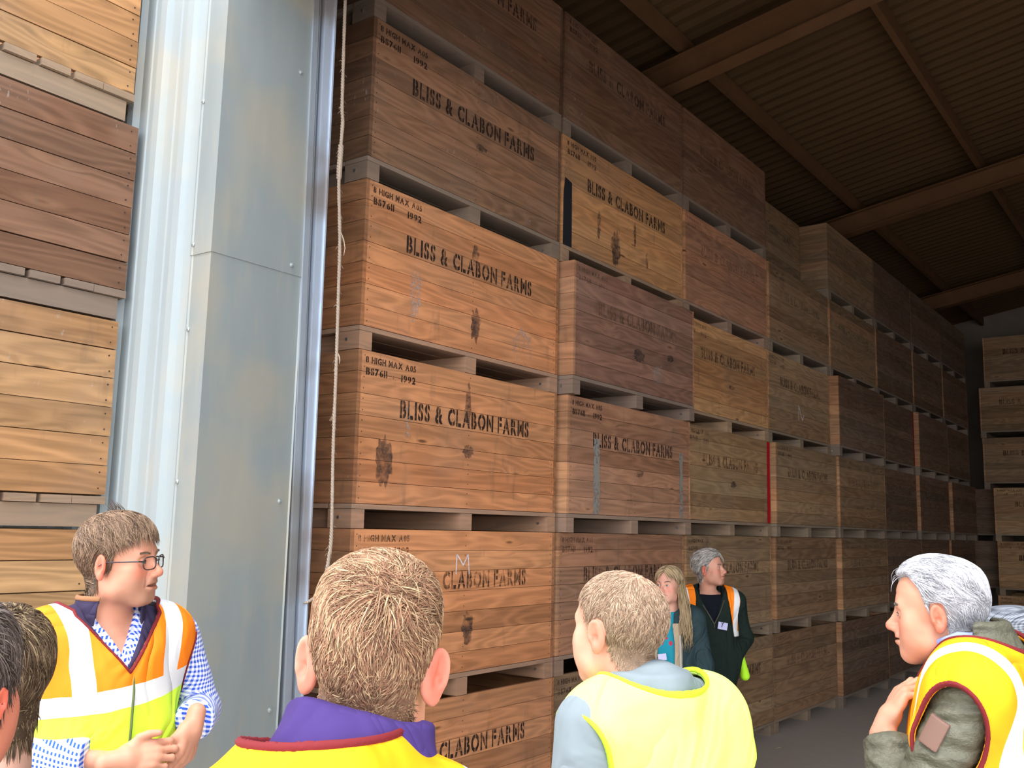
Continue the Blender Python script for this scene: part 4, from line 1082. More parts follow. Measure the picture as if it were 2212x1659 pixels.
# ---- flow fields for hair (head space)
def flow_back(q): return np.stack([q[:, 0]*2.0, -np.ones(len(q))*.9, -.15-1.0*(q[:, 2] < .03)+0*q[:, 0]], -1)
def flow_side(q):
    s = np.tanh((q[:, 0]+.03)*30)
    return np.stack([s*.8, .55*np.ones(len(q)), -.35-.6*(q[:, 2] < .05)], -1)
def flow_crown(cx=.015, cy=-.06, cz=.09, swirl=.5):
    c = np.array([cx, cy, cz])
    def f(q):
        d = q-c; r = np.maximum(ln(d), 1e-3); o = d/r[:, None]; nn = q/np.maximum(ln(q), 1e-3)[:, None]
        sw = np.cross(nn, o)*swirl*np.exp(-r/.05)[:, None]*1.6
        low = np.clip((.05-q[:, 2])/.07, 0, 1)[:, None]
        return (o+sw)*(1-low)+(np.array([0, .10, -1.0])+o*.25)*low
    return f

# ================================================================ 1. man in glasses, facing the group
def glasses_man():
    B = Body((-2.054, -1.199, 1.771), -3.275, .03, .190, 37, 2, 4, 'man in glasses, blue gingham shirt and orange-and-yellow vest, hands clasped', g=dict(stubble=.5, mouth=.0045, age=1.5, jaw=1.12, wide=1.02), bulk=1.10, dx=-.005, seed=3)
    S = B.S
    B.arms[1].update(sh=(.175, -.005, S-.015), el=(.225, -.01, S-.285), wr=(.040, .205, S-.285), hand=((-1, .35, .10), (.25, .9, .55)), curl=((18, 42, 20), (20, 46, 24), (24, 50, 26), (28, 54, 26)), ts=-1,
                     thumb=[(.022, .030, -.006), (.044, .052, .010), (.048, .076, .018), (.046, .098, .020)])
    B.arms[-1].update(sh=(-.200, -.005, S-.015), el=(-.300, -.03, S-.235), wr=(-.168, .185, S-.225), hand=((.45, .35, -1), (-.55, .95, .05)), curl=((30, 40, 25), (34, 44, 25), (38, 46, 25), (42, 46, 25)), ts=1)
    B.skin((.56, .265, .175), .0030); B.face((.20, .13, .09), (-.05, 1, -.02))
    B.hair(dict(col=(.155, .095, .062), hi=(.30, .20, .13), hip=.3, n=9000, len=.040, thick=.008, top=.004, maxl=.005, flow=lambda q: np.stack([.25+q[:, 0]*3, .6-1.5*(q[:, 2] < .055)-.0*q[:, 0], -.45-.8*(q[:, 2] < .06)], -1), mess=.28, lift=.22, droop=.05, w=.0010, recede=.014, lenz=[.5, .6, 1.1],
                lz=[-.098, -.092, -.060, .020, .022, -.022, .040, .072, .090]))
    # the tuft that stands up on the crown
    m = MB(); rs = random.Random(4); HM = Matrix(B.HM.tolist()); HC = Vector(B.HC)
    for i in range(26):
        a = Vector((rs.uniform(-.012, .012), rs.uniform(-.030, .010), .124)); l = rs.uniform(.018, .042)
        pts = [a, a+Vector((.002, .004, l*.5)), a+Vector((.004+rs.uniform(-.004, .004), -.010, l))]
        m.tube([HM@p+HC for p in pts], [.0011, .0009, .0003], 3)
    m.build('hair_tuft', plain('tuft_hair', (.07, .04, .03), .5), B.root)
    # shirt
    t = NT('blue_gingham'); v = t.obj(); w = t.noise(v, 9, 2); sp = t.n('SeparateXYZ', {0: t.vadd(v, t.vmul(t.n('CombineXYZ', {0: w, 1: w, 2: w}).outputs[0], (.02, .02, .02)))})
    u = t.math('SUBTRACT', sp.outputs[0], t.math('MULTIPLY', t.math('MULTIPLY', sp.outputs[1], .75), t.math('SIGN', sp.outputs[0]))); z = t.math('ADD', sp.outputs[2], t.math('MULTIPLY', sp.outputs[1], .25))
    def st(a): return t.math('GREATER_THAN', t.math('SINE', t.math('MULTIPLY', a, 2*math.pi/.0125)), 0.0)
    k = t.math('MULTIPLY', t.math('ADD', st(u), st(z)), .5)
    gm = t.bsdf(t.ramp(k, [(0, (.84, .86, .92)), (.5, (.30, .40, .82)), (1.0, (.045, .085, .50))], 'CONSTANT') if False else t.mix(k, (.86, .88, .93), (.03, .09, .58)), .85, 0, .1)
    def shirt(P):
        d = B.torso(P, .006)
        for sd in (1, -1): d = smin(d, B.arm(P, sd, .010, .66 if sd > 0 else .72, r=(.056, .050, .042)), .03)
        # elbow bulk
        d = d-wrinkle(P, 8, 20, .004)
        c = collar_sdf(P, (0, -.014, S+.02), (B.HC[0], B.HC[1]-.01, S+.12), .068, .066, .004, S-.02, S+.075, lambda P: np.where(P[..., 1] > 0, np.abs(P[..., 1])*0+(.016-np.abs(P[..., 0]))*1.0, -1))
        d = smin(d, c, .008)
        op = np.maximum(np.abs(P[..., 0])-np.clip((P[..., 2]-(S-.05))*.55, -.02, .06), -(P[..., 1]-.02)); d = smax(d, -op, .006)
        for sd in (1, -1):
            a = B.arms[sd]; e, wv = np.array(a['el'], f32), np.array(a['wr'], f32); ax_ = (wv-e)/np.linalg.norm(wv-e)
            d = smax(d, -np.maximum(-(((P-e)@ax_)-(.66 if sd > 0 else .72)*np.linalg.norm(wv-e)-.022), cap(P, e, wv+ax_*.05, .09)), .004)
        return d
    B.cloth('shirt', shirt, gm, .0045, pad=.06)
    # dark gilet showing inside the vest, with brown trimmed collar
    NG = cloth_mat('navy_gilet', (.045, .035, .075)); BRN = plain('brown_trim', (.28, .13, .06), .8)
    def gilet(P):
        d = B.torso(P, .012)-wrinkle(P, 6, 11, .002)
        op = np.maximum(np.abs(P[..., 0]-.0)-np.clip((P[..., 2]-(S-.085))*.62, -.03, .080), -(P[..., 1]-.0))
        d = smax(d, -op, .006)
        for sd in (1, -1): d = smax(d, -ell(P, (sd*.255, .01, S-.10), (.055, .2, .12)), .006)
        return smax(d, (S-.48)-P[..., 2], .006)
    B.cloth('gilet', gilet, NG, .005)
    fr = lambda P: np.where(P[..., 1] > -.01, .052+(S+.115-P[..., 2])*.10-np.abs(P[..., 0]), -1)
    B.cloth('gilet_collar', lambda P: collar_sdf(P, (0, -.012, S), (B.HC[0]+.0, B.HC[1]-.025, S+.10), .092, .084, .0045, S-.01, S+.098, fr), NG, .004)
    B.cloth('collar_trim', lambda P: collar_sdf(P, (0, -.012, S), (B.HC[0]+.0, B.HC[1]-.025, S+.10), .095, .087, .0045, S+.088, S+.103, fr), BRN, .003)
    vm = vest_mat('orange_yellow_vest', ORANGE, YEL, [(S-.168, S-.118)], S-.143, (.088, .142), slope=-.13, cx=-.012, tilt=-.10)
    make_vest(B, vm, .028, vz=S-.082, vw=.80, zlo=S-.50, back=.10, arm=(.238, .058, .110), ay=(.0, .14), amp=.011, wr=13, pipe=PIPE, h=.0042)
    zline(B, plain('zip_tape', (.10, .14, .05), .6), [(-.010, .148, S-.085), (-.010, .158, S-.13), (-.006, .166, S-.22), (.000, .170, S-.32), (.006, .168, S-.48)], .0032)
    # spectacles
    FR = plain('dark_frame', (.030, .018, .022), .25, 0, .6)
    lens = NT('lens_glass'); lens.bsdf((1, 1, 1), .02, 0, .5, **{'Transmission Weight': 1.0, 'IOR': 1.02, 'Alpha': .25})
    gr = MB()
    def T(p): return HM@Vector(p)+HC
    for sd in (1, -1):
        ring = []
        for i in range(25):
            a = 2*math.pi*i/24; cx = abs(math.cos(a))**.65*math.copysign(1, math.cos(a)); cz = abs(math.sin(a))**.75*math.copysign(1, math.sin(a))
            ring.append((sd*.032+cx*.0245, .106-abs(sd*.032+cx*.0245)**2*3.4, -.002+cz*.0165))
        gr.tube([T(p) for p in ring], .0017, 6, cap=False)
        lm = MB(); lm.poly([T(p) for p in ring[:-1]]); lm.build('lens', lens.m, B.root)
        gr.tube([T(p) for p in ((sd*.0565, .0965, .004), (sd*.070, .090, .006), (sd*.0805, .045, .006), (sd*.0835, .004, .006), (sd*.082, -.014, -.004))], [.0022, .0024, .0020, .0016, .0014], 6)
    gr.tube([T((-.0085, .107, .002)), T((0, .112, .006)), T((.0085, .107, .002))], .0016, 6)
    gr.build('spectacles', FR, B.root)
    B.trousers(NAVYTR, SHOE)
# ================================================================ 2. fair-haired man seen from behind
def fair_man():
    B = Body((-2.677, -2.734, 1.710), -.672, .085, .185, -15, 0, 4, 'fair-haired man seen from behind, purple fleece collar above a yellow vest', g=dict(wide=.95, ear=.8), bulk=.96, dx=.055, trap=.035, seed=5)
    S = B.S
    B.skin((.66, .28, .20), .0030)
    B.hair(dict(col=(.31, .165, .10), hi=(.54, .37, .22), hip=.32, n=17000, len=.034, thick=.005, top=.012, maxl=.006, flow=flow_crown(.018, -.080, .075), mess=.34, clump=.45, lift=.22, droop=.0, w=.00068, lenz=[.28, .38, 1.2],
                lz=[-.108, -.100, -.070, .022, .026, -.012, .040, .070, .088]))
    def fle(P):
        d = B.torso(P, .010)
        for sd in (1, -1): d = smin(d, B.arm(P, sd, .012, 1.0), .03)
        d = smax(d-wrinkle(P, 12, 10, .003), (S-.55)-P[..., 2], .01)
        zt = S+.155-(P[..., 0]-.0)*.20-np.clip(P[..., 1], 0, .1)*.35
        c = collar_sdf(P, (.008, -.02, S+.0), (.040, .035, S+.16), .101, .076, .011, S-.05, zt)-wrinkle(P, 9, 22, .004)
        return smin(d, c, .035)
    B.cloth('fleece', fle, FLEECE, .0045)
    vm = vest_mat('amber_vest', AMBER, AMBER, [(S-.30, S-.25)], S-.9, (.150, .20))
    make_vest(B, vm, .024, vz=S-.05, back=.072, arm=(.262, .055, .115), amp=.006, pipe=PIPE, up=.062, ox=-.015, stand=((-.03, -.03, S), (-.02, -.035, S+.058), .105, .068))
    B.trousers(NAVYTR, SHOE)
# ================================================================ 3. balding man from behind
def bald_man():
    B = Body((-1.758, -2.564, 1.675), -.392, .06, .158, 11, 1, 0, 'balding man seen from behind, grey sweatshirt under a bright yellow-green vest', g=dict(wide=1.03), bulk=.93, dx=-.035, seed=7)
    S = B.S
    B.skin((.60, .30, .21), .0032)
    B.hair(dict(col=(.30, .195, .13), hi=(.52, .38, .27), hip=.4, n=11000, len=.015, thick=.0025, maxl=.004, flow=flow_crown(.01, -.05, .10), mess=.25, lift=.16, w=.00055, thin=((.022, -.035, .112), (.056, .088, .056), (.82, .46, .33)), lenz=[.8, 1.0, 1.0],
                lz=[-.080, -.078, -.052, .022, .026, -.005, .040, .066, .082]))
    GS = cloth_mat('grey_sweatshirt', (.20, .24, .265), .95, 700, .2, .5)
    def sw(P):
        d = B.torso(P, .010)
        for sd in (1, -1): d = smin(d, B.arm(P, sd, .014, .95), .03)
        d = smax(d-wrinkle(P, 12, 9, .003), (S-.55)-P[..., 2], .01)
        c = collar_sdf(P, (0, -.018, S), (-.006, .005, S+.10), .088, .074, .006, S+.025, S+.082)
        return smin(d, c, .02)
    B.cloth('sweatshirt', sw, GS, .005)
    YG = (.78, 1.0, .20)
    vm = vest_mat('yellow_green_vest', YG, YG, [(S-.36, S-.30)], S-.9, None)
    make_vest(B, vm, .024, vz=S-.15, back=.088, h=.0042, arm={1: ((.285, .062, .125), (.03, .09), -.11), -1: ((.248, .078, .150), (-.02, .16), -.125)}, slv=-.30, amp=.008, wr=13, pipe=plain('yellow_binding', (.5, .8, .03), .7))
    # orange lining peeping out at the left armhole
    0 and B.cloth('orange_lining', lambda P: np.maximum(B.torso(P, .020), np.maximum(np.abs(ell(P, (-.272*B.b, .01, S-.10), (.060, .20, .120))+.004)-.004, -P[..., 1]*0+P[..., 0]+.12)), plain('orange_tape', (.9, .25, .03), .8), .004)
    B.trousers(NAVYTR, SHOE)
# ================================================================ 4. long-haired woman
def woman():
    B = Body((2.210, -.681, 1.541), -4.333, .03, .195, -22, 4, 0, 'long-haired woman in a teal jumper and open coat behind the balding man', g=dict(wide=.94, jaw=.85), bulk=.92, seed=9)
    S = B.S
    B.skin((.62, .34, .26), .0036); B.face((.25, .16, .11), (.1, 1, 0))
    hc = dict(col=(.34, .24, .145), hi=(.60, .46, .28), hip=.4)
    B.hair(dict(n=3500, len=.05, thick=.012, flow=lambda q: np.stack([np.sign(q[:, 0])*.7, -.4*np.ones(len(q)), -1.0*np.ones(len(q))], -1), mess=.1, clump=.15, lift=.05, w=.0016, lz=[-.12, -.11, -.09, -.06, -.03, .02, .045, .070, .085], **hc))
    # long locks falling over both shoulders
    rs = np.random.RandomState(2); m = MB(); HMv = Matrix(B.HM.tolist()); HCv = Vector(B.HC)
    for i in range(620):
        sd = 1 if rs.rand() < .35 else -1; a = rs.uniform(-.9, .5); top = Vector((sd*rs.uniform(.050, .088), .035*math.sin(a)-.010-.02*rs.rand(), rs.uniform(-.03, .06)))
        p0 = HMv@top+HCv; ft = rs.rand()
        end = Vector((sd*rs.uniform(.065, .150), rs.uniform(.02, .12) if ft < .75 else rs.uniform(-.09, 0), S-rs.uniform(.08, .21)))
        pts = [p0]; 
        for k in range(1, 8):
            u = k/7; q = p0.lerp(end, u**.9); q.z = p0.z+(end.z-p0.z)*u
            amp = .014*u; q += Vector((math.sin(u*9+i*.37)*amp, math.cos(u*8+i*.9)*amp*.6+.03*math.sin(u*3.1), 0)); q.x += sd*.012*math.sin(u*math.pi); pts.append(q)
        m.tube(pts, [.0028]*6+[.002, .0006], 4)
    t = NT('long_hair'); n = t.noise(t.vmul(t.obj(), (60, 60, 6)), 2, 3)
    zz = t.n('SeparateXYZ', {0: t.obj()}).outputs[2]
    m.build('long_hair', t.bsdf(t.mix(n, (.17, .11, .06), (.52, .39, .22)), .45, 0, .4), B.root, smooth=True)
    t = NT('teal_jumper'); v = t.obj(); sp = t.n('SeparateXYZ', {0: v})
    ck = t.math('MULTIPLY', t.math('GREATER_THAN', sp.outputs[2], S-.185), t.math('LESS_THAN', sp.outputs[2], S-.075))
    nz = t.math('GREATER_THAN', t.noise(t.vmul(v, (1, 1, 1)), 26, 1), .56)
    jm = t.bsdf(t.mix(t.math('MULTIPLY', ck, nz), (.02, .26, .36), (.42, .05, .10)), .9, 0, .1)
    B.cloth('jumper', lambda P: smax(smin(B.torso(P, .008), B.neck(P, -.0)+.0, .01), np.maximum(P[..., 2]-(S+.035), (S-.5)-P[..., 2]), .01)-wrinkle(P, 3, 12, .004), jm, .008)
    def coat(P):
        d = B.torso(P, .030)
        d = smin(d, cap(P, (0, 0, S-.40), (0, 0, S-.78), .15, .19), .08)
        for sd in (1, -1): d = smin(d, B.arm(P, sd, .022, 1.0), .03)
        d = d-wrinkle(P, 15, 10, .008)
        op = np.maximum(np.abs(P[..., 0]-.01)-(.045+np.clip(S-.05-P[..., 2], 0, .1)*.15), -(P[..., 1])); d = smax(d, -op, .008)
        d = smax(d, -ell(P, (0, .0, S+.09), (.085, .10, .12)), .01)
        return smax(d, (S-.86)-P[..., 2], .01)
    B.cloth('coat', coat, cloth_mat('dark_teal_coat', (.028, .050, .058)), .008, zlo=S-.90)
    def lining(P):
        d = B.torso(P, .034); d = smin(d, cap(P, (0, 0, S-.40), (0, 0, S-.78), .154, .19), .08)-wrinkle(P, 15, 10, .008)
        x = np.abs(P[..., 0]-.01); w = .045+np.clip(S-.05-P[..., 2], 0, .1)*.15
        return smax(np.maximum(d, np.maximum(np.abs(x-w-.018)-.024, -P[..., 1]+.02)), np.maximum(P[..., 2]-(S-.03), (S-.84)-P[..., 2]), .006)
    B.cloth('coat_lining', lining, cloth_mat('beige_lining', (.42, .34, .24)), .006, zlo=S-.9)
    m = MB()
    for sd in (1, -1): m.tube([(.01+sd*.088, .150, S-.10), (.01+sd*.095, .165, S-.35), (.01+sd*.100, .180, S-.60), (.01+sd*.105, .19, S-.80)], .0045, 6)
    m.build('coat_zip', plain('pale_zip', (.45, .45, .46), .5), B.root)
    # fur trim on the hood
    m = MB()
    for i in range(900):
        a = rs.uniform(-2.9, -.2); c = Vector((-.02+.13*math.cos(a)*1.1, -.02+.10*math.sin(a), S+.015+.03*math.cos(a*2))); c += Vector(rs.normal(size=3)*.010)
        if rs.rand() < .5: c = Vector((-.155, -.01, S-.03+rs.uniform(-.07, .05)))+Vector(rs.normal(size=3)*.014)
        d = Vector(rs.normal(size=3)); d.normalize(); m.tube([c, c+d*.020, c+d*.034+Vector((0, 0, -.008))], [.0016, .0012, .0004], 3)
    m.build('fur_trim', cloth_mat('fur', (.30, .24, .20)), B.root)
    m = MB(); m.box(-.026, .026, -.0015, .0015, -.020, .020); o = m.build('name_badge', plain('badge_card', (.52, .52, .80), .5), B.root); o.location = (.030, .172, S-.235); o.rotation_euler = (0, .15, .1); o['label'] = 'pale lilac name badge'
    B.trousers(DARKTR, SHOE, top=S-.48)
# ================================================================ 5. man in dark coat
def coat_man():
    B = Body((2.819, -.684, 1.635), -4.023, .03, .205, 55, 8, 0, 'grey-haired man in a dark green coat and open orange vest, hands in pockets', g=dict(stubble=.1, age=1.8), bulk=1.12, seed=13)
    S = B.S
    for sd in (1, -1): B.arms[sd].update(el=(sd*.262, -.06, S-.26), wr=(sd*.165, .070, S-.365), hand=((-sd*.6, .3, -.8), (sd, .5, 0)))
    B.skin((.56, .29, .21), .0036); B.face((.20, .17, .15), (0, 1, .15))
    B.hair(dict(col=(.26, .235, .215), hi=(.66, .64, .62), hip=.45, n=4200, len=.045, thick=.010, top=.010, flow=flow_back, mess=.2, lift=.25, w=.0013, lz=[-.090, -.085, -.060, .020, .022, -.018, .036, .066, .082]))
    GC = cloth_mat('dark_green_coat', (.014, .024, .020), .95); BK = cloth_mat('black_top', (.008, .010, .016), 1.0)
    B.cloth('jumper', lambda P: smax(smin(B.torso(P, .006), B.neck(P, .004), .02), np.maximum(P[..., 2]-(S+.035), (S-.4)-P[..., 2]), .01), BK, .007)
    def coat(P):
        d = B.torso(P, .030); d = smin(d, cap(P, (0, 0, S-.40), (0, .0, S-.56), .165, .178), .08)
        for sd in (1, -1): d = smin(d, B.arm(P, sd, .026, .95), .03); d = smin(d, ell(P, (sd*.125, .085, S-.42), (.075, .065, .11)), .03)
        d = d-wrinkle(P, 21, 10, .010)
        op = np.maximum(np.abs(P[..., 0])-np.clip((P[..., 2]-(S-.165))*.42, -.03, .085), -(P[..., 1])); d = smax(d, -op, .008)
        d = smax(d, -ell(P, (0, .02, S+.09), (.078, .09, .11)), .01)
        return smax(d, (S-.60)-P[..., 2], .01)
    B.cloth('coat', coat, GC, .007, zlo=S-.66)
    B.cloth('coat_collar', lambda P: collar_sdf(P, (0, -.012, S), (0, -.02, S+.10), .108, .108, .014, S-.02, S+.075, lambda P: np.where(P[..., 1] > 0, .075-np.abs(P[..., 0]), -1))-wrinkle(P, 4, 30, .003), cloth_mat('dark_cord_collar', (.006, .008, .008), 1.0), .006)
    m = MB()
    for sd in (1, -1): m.tube([(sd*.085, .095, S-.0), (sd*.045, .140, S-.075), (.0, .152, S-.155)], .0035, 6)
    m.tube([(0, .152, S-.155), (.004, .150, S-.36), (.0, .165, S-.58)], .0035, 6)
    m.build('coat_zip', plain('dull_zip', (.10, .10, .085), .5, .4), B.root)
    # open vest hanging from the shoulders
    vm = vest_mat('open_orange_vest', ORANGE, YEL, [(S-.245, S-.205)], S-.215, (.130, .172), tilt=-.12)
    def vest(P):
        d = B.torso(P, .044)-wrinkle(P, 21, 10, .010); x = np.abs(P[..., 0]-.0); w = .112+np.clip(S+.02-P[..., 2], 0, .3)*.12
        d = np.maximum(d, np.maximum(w-x, x-w-np.interp(P[..., 2], [S-.25, S-.1, S], [.045, .055, .09])))
        d = np.maximum(d, -B.torso(P, .026)); d = np.maximum(d, -.10-P[..., 1]); return smax(d, (S-.240)-P[..., 2], .004)
    B.cloth('hi_vis_vest', vest, vm, .005)
    def tail(P):
        d = cap(P, (-.232, -.03, S-.34), (-.268, -.05, S-.52), .012, .034); d = np.minimum(d, cap(P, (.20, -.05, S-.32), (.20, -.06, S-.42), .010, .024)); return d
    B.cloth('vest_tail', tail, plain('vest_yellow', (.50, 1.0, .03), .7), .006, zlo=S-.62)
    m = MB(); m.box(-.034, .034, -.0015, .0015, -.024, .024); o = m.build('name_badge', plain('badge_card', (.52, .52, .80), .5), B.root); o.location = (-.052, .172, S-.165); o.rotation_euler = (0, -.18, .12); o['label'] = 'pale lilac name badge'
    m = MB(); m.tube([(-.058, .176, S-.142), (-.050, .177, S-.152), (-.044, .176, S-.172)], .003, 5); m.tube([(-.044, .176, S-.142), (-.05, .177, S-.155)], .0025, 5); m.build('badge_clip', plain('badge_clip', (.05, .05, .10), .4), o.parent)
    B.trousers(DARKTR, SHOE, top=S-.44)
# ================================================================ 6. white-haired man
def white_man():
    B = Body((-.992, -3.023, 1.698), -6.324, .095, .130, 10, -3, 0, 'white-haired man in profile, olive quilted jacket under an amber vest, hand at collar', g=dict(wide=1.05, jaw=1.25, age=2.0), bulk=1.10, seed=17)
    S = B.S
    B.arms[-1].update(sh=(-.190, -.030, S-.02), el=(-.235, .125, S-.330), wr=(-.125, .188, S-.125), hand=((.35, -.38, .86), (-.55, .72, .40)), curl=((28, 55, 35), (34, 60, 35), (44, 64, 35), (52, 66, 35)), ts=-1,
                      thumb=[(.022, .028, -.008), (.040, .052, -.020), (.040, .078, -.034), (.034, .098, -.044)])
    B.skin((.50, .24, .16), .0030); B.face((.16, .14, .13), (0, 1, -.25))
    B.hair(dict(col=(.40, .40, .44), hi=(.62, .62, .66), hip=.45, n=13000, len=.042, thick=.008, top=.012, maxl=.005, flow=flow_back, mess=.2, clump=.4, lift=.14, droop=.03, w=.0009, recede=.020, lenz=[.5, .6, 1.1],
                lz=[-.095, -.090, -.066, .030, .034, .008, .056, .080, .095]))
    OV = NT('olive_quilt'); v = OV.obj(); w = OV.n('TexWave', {'Vector': v, 'Scale': 7.0, 'Distortion': 5.0, 'Detail': 3.0, 'Detail Scale': 1.2}, wave_type='BANDS', bands_direction='Z').outputs[1]
    n = OV.noise(OV.vmul(v, (1, 1, 2)), 28, 4, .6)
    ov = OV.bsdf(OV.mix(n, (.070, .070, .050), (.135, .130, .095)), .5, 0, .3, normal=OV.bump(OV.math('ADD', w, n), .55, .02))
    def jk(P):
        d = B.torso(P, .014)
        for sd in (1, -1): d = smin(d, B.arm(P, sd, .012, .78 if sd < 0 else .95, r=(.052, .050, .040)), .03)
        q = np.abs(np.sin((P[..., 2]*1.0-P[..., 1]*.55)*85)); d = d-.0035*np.sqrt(q+.02)-wrinkle(P, 30, 16, .006)
        a = B.arms[-1]; e, wv = np.array(a['el'], f32), np.array(a['wr'], f32); ln_ = np.linalg.norm(wv-e); ax_ = (wv-e)/ln_
        d = smax(d, -np.maximum(-(((P-e)@ax_)-.78*ln_-.016), cap(P, e, wv+ax_*.06, .10)), .004)
        return smax(d, (S-.55)-P[..., 2], .01)
    B.cloth('quilted_jacket', jk, ov, .0045)
    B.cloth('jacket_collar', lambda P: collar_sdf(P, (0, -.02, S), (0, .035, S+.12), .100, .092, .009, S-.01, S+.125, lambda P: P[..., 1]-.0+.005), ov, .005)
    LB = cloth_mat('pale_blue_shirt', (.26, .32, .74), .8)
    B.cloth('shirt_collar', lambda P: collar_sdf(P, (0, -.01, S), (0, .060, S+.12), .088, .076, .005, S-.03, S+.098-np.clip(P[..., 1]-.03, 0, .2)*.45, lambda P: np.where(P[..., 1] > .05, .012-np.abs(P[..., 0]), -1)), LB, .004)
    B.cloth('shirt', lambda P: smax(B.torso(P, .010), np.maximum((S-.35)-P[..., 2], .0-P[..., 1]), .01), LB, .008)
    vm = vest_mat('amber_banded_vest', AMBER, AMBER, [(S-.34, S-.28)], S-.9, (.085, .130), tilt=-.10)
    make_vest(B, vm, .039, vz=S-.12, vw=.5, back=.100, arm=(.300, .105, .160), ay=(.010, .112), az=-.135, slv=.35, amp=.006, wr=12, pipe=PIPE, h=.0042)
    def patch(P):
        y = P[..., 1]-.040; z = P[..., 2]-(S-.105); yr = y*.90+z*.44; zr_ = z*.90-y*.44
        return smax(np.maximum(B.arm(P, -1, .024, .78, r=(.052, .050, .040)), -B.arm(P, -1, .008, .78, r=(.052, .050, .040))), np.maximum(np.maximum(np.abs(yr)-.023, np.abs(zr_)-.033), P[..., 0]+.19), .001)
    sdf_obj('sleeve_patch', patch, (-.32, -.08, S-.22), (-.12, .16, S+.02), .0025, plain('brown_leather_patch', (.17, .095, .075), .6), B.root)
    B.trousers(NAVYTR, SHOE)
# ================================================================ 7. man in flat cap
def cap_man():
    B = Body((-.265, -3.061, 1.563), -6.470, .05, .20, 0, -2, 0, 'older man in a grey checked flat cap half hidden behind the white-haired man', g=dict(), bulk=1.05, seed=19)
    S = B.S
    B.skin((.70, .40, .30), .0040); B.face((.4, .38, .36))
    B.hair(dict(col=(.45, .44, .44), hi=(.75, .74, .74), hip=.4, n=4000, len=.03, thick=.007, flow=flow_back, mess=.25, lift=.2, w=.0011, bald=((0, .02, .10), (.10, .13, .07)), lz=[-.090, -.085, -.060, .020, .022, -.025, .036, .066, .082]))
    t = NT('tweed_check'); v = t.obj(); sp = t.n('SeparateXYZ', {0: v})
    a = t.math('SINE', t.math('MULTIPLY', t.math('ADD', sp.outputs[1], sp.outputs[0]), 900)); b = t.math('SINE', t.math('MULTIPLY', t.math('SUBTRACT', sp.outputs[2], t.math('MULTIPLY', sp.outputs[0], .4)), 900))
    c = t.math('SINE', t.math('MULTIPLY', t.math('ADD', sp.outputs[1], sp.outputs[0]), 200)); d_ = t.math('SINE', t.math('MULTIPLY', sp.outputs[2], 200))
    k = t.math('ADD', t.math('MULTIPLY', t.math('ADD', a, b), .20), t.math('MULTIPLY', t.math('GREATER_THAN', t.math('MAXIMUM', c, d_), .8), -.3)); k = t.math('ADD', k, .5)
    cm = t.bsdf(t.mix(k, (.05, .055, .07), (.30, .33, .38)), .95, 0, .1)
    def capf(P):
        q = (P-V(*B.HC))@B.HM
        d = ell(q, (0, -.012, .066), (.098, .122, .058)); d = smin(d, ell(q, (0, .055, .058), (.080, .080, .026)), .03)
        d = smin(d, ell(q, (0, .095, .042), (.062, .050, .010)), .012)
        return smax(d, (.026-(q[..., 1])*-.02)-q[..., 2], .008)-wrinkle(q, 2, 30, .0015)
    sdf_obj('flat_cap', capf, np.array(B.HC)-.2, np.array(B.HC)+.2, .004, cm, B.root)
    JK = cloth_mat('navy_jacket', (.022, .024, .045))
    def jk(P):
        d = B.torso(P, .016)
        for sd in (1, -1): d = smin(d, B.arm(P, sd, .016, .95), .03)
        d = smin(d, collar_sdf(P, (0, -.015, S), (0, .01, S+.10), .088, .078, .008, S-.03, S+.07), .02)
        return smax(d-wrinkle(P, 5, 10, .006), (S-.55)-P[..., 2], .01)
    B.cloth('jacket', jk, JK, .008); B.trousers(NAVYTR, SHOE)
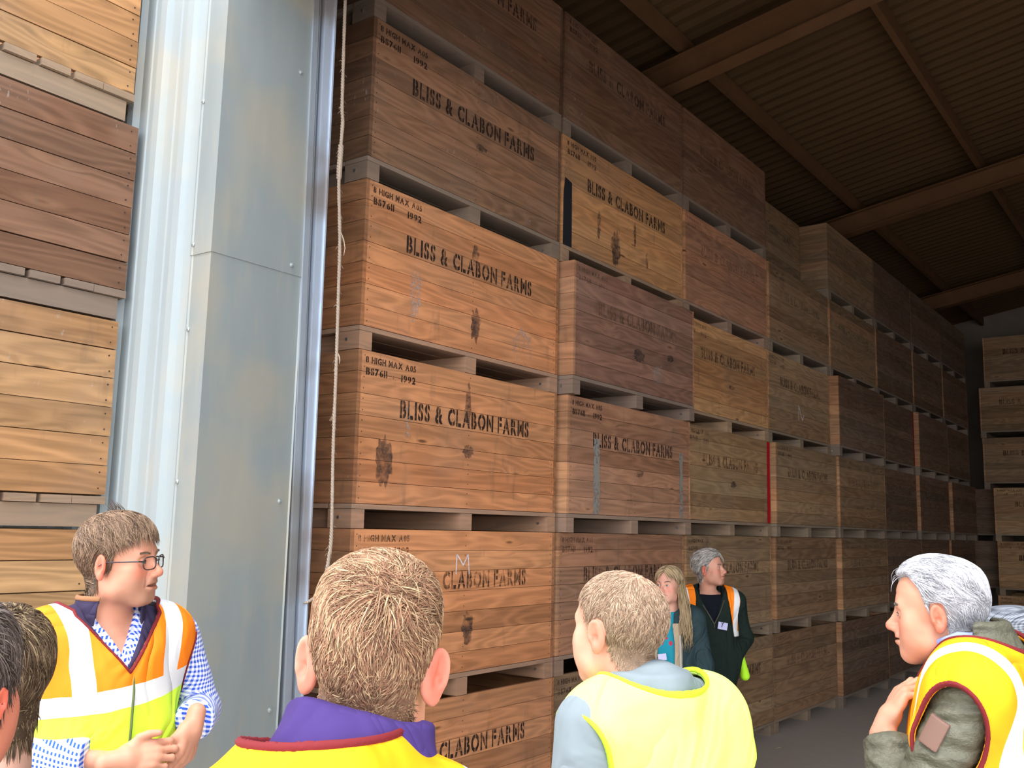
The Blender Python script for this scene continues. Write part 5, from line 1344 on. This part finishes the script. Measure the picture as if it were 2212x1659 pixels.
# ================================================================ 8, 9. the two heads at the left edge
def left_people():
    B = Body((-2.636, -1.762, 1.587), -.307, .04, .26, -2, 0, 0, 'brown-haired person seen from behind at the left edge, the farther of two', g=dict(noear=True), bulk=.76, seed=23)
    S = B.S; B.skin((.62, .36, .28), .0045)
    B.hair(dict(over=True, col=(.11, .070, .043), hi=(.34, .25, .14), hip=.2, n=9000, len=.05, thick=.009, top=.004, maxl=.005, flow=flow_crown(-.01, -.05), mess=.15, clump=.3, lift=.10, droop=.05, w=.0010, lenz=[.5, .8, 1.1], lz=[-.105, -.10, -.08, -.02, .01, -.02, .040, .070, .085]))
    J = cloth_mat('dark_brown_jacket', (.035, .025, .022))
    def mk(B, S, sd_):
        def f(P):
            d = B.torso(P, .016)
            for sd in (1, -1): d = smin(d, B.arm(P, sd, .016, .95), .03)
            d = smin(d, collar_sdf(P, (0, -.015, S), (0, .01, S+.10), .090, .080, .008, S-.03, S+.05), .02)
            return smax(d-wrinkle(P, sd_, 10, .006), (S-.55)-P[..., 2], .01)
        return f
    B.cloth('jacket', mk(B, S, 3), J, .008); B.trousers(NAVYTR, SHOE)
    B = Body((-2.988, -2.296, 1.658), -.717, .04, .22, -14, 0, 0, 'dark-haired person cut off at the left edge, ear and reddish neck showing', g=dict(wide=1.0, esz=.62), bulk=.80, seed=29)
    S = B.S
    for sd in (1, -1): B.arms[sd].update(sh=(sd*.135, 0, S-.02), el=(sd*.16, -.01, S-.29), wr=(sd*.15, .05, S-.53))
    B.skin((.55, .20, .13), .0036)
    B.hair(dict(over=True, col=(.085, .066, .058), hi=(.24, .20, .18), hip=.25, n=9000, len=.038, thick=.005, top=.002, maxl=.004, flow=flow_crown(-.02, -.05), mess=.2, clump=.3, lift=.15, droop=.05, w=.0010, lenz=[.7, .8, 1.1], lz=[-.105, -.10, -.075, -.00, .012, -.02, .040, .070, .085]))
    B.cloth('jacket', mk(B, S, 4), cloth_mat('dark_jacket', (.03, .03, .035)), .008); B.trousers(DARKTR, SHOE)
for fn in (glasses_man, fair_man, bald_man, woman, coat_man, white_man, cap_man, left_people): fn()
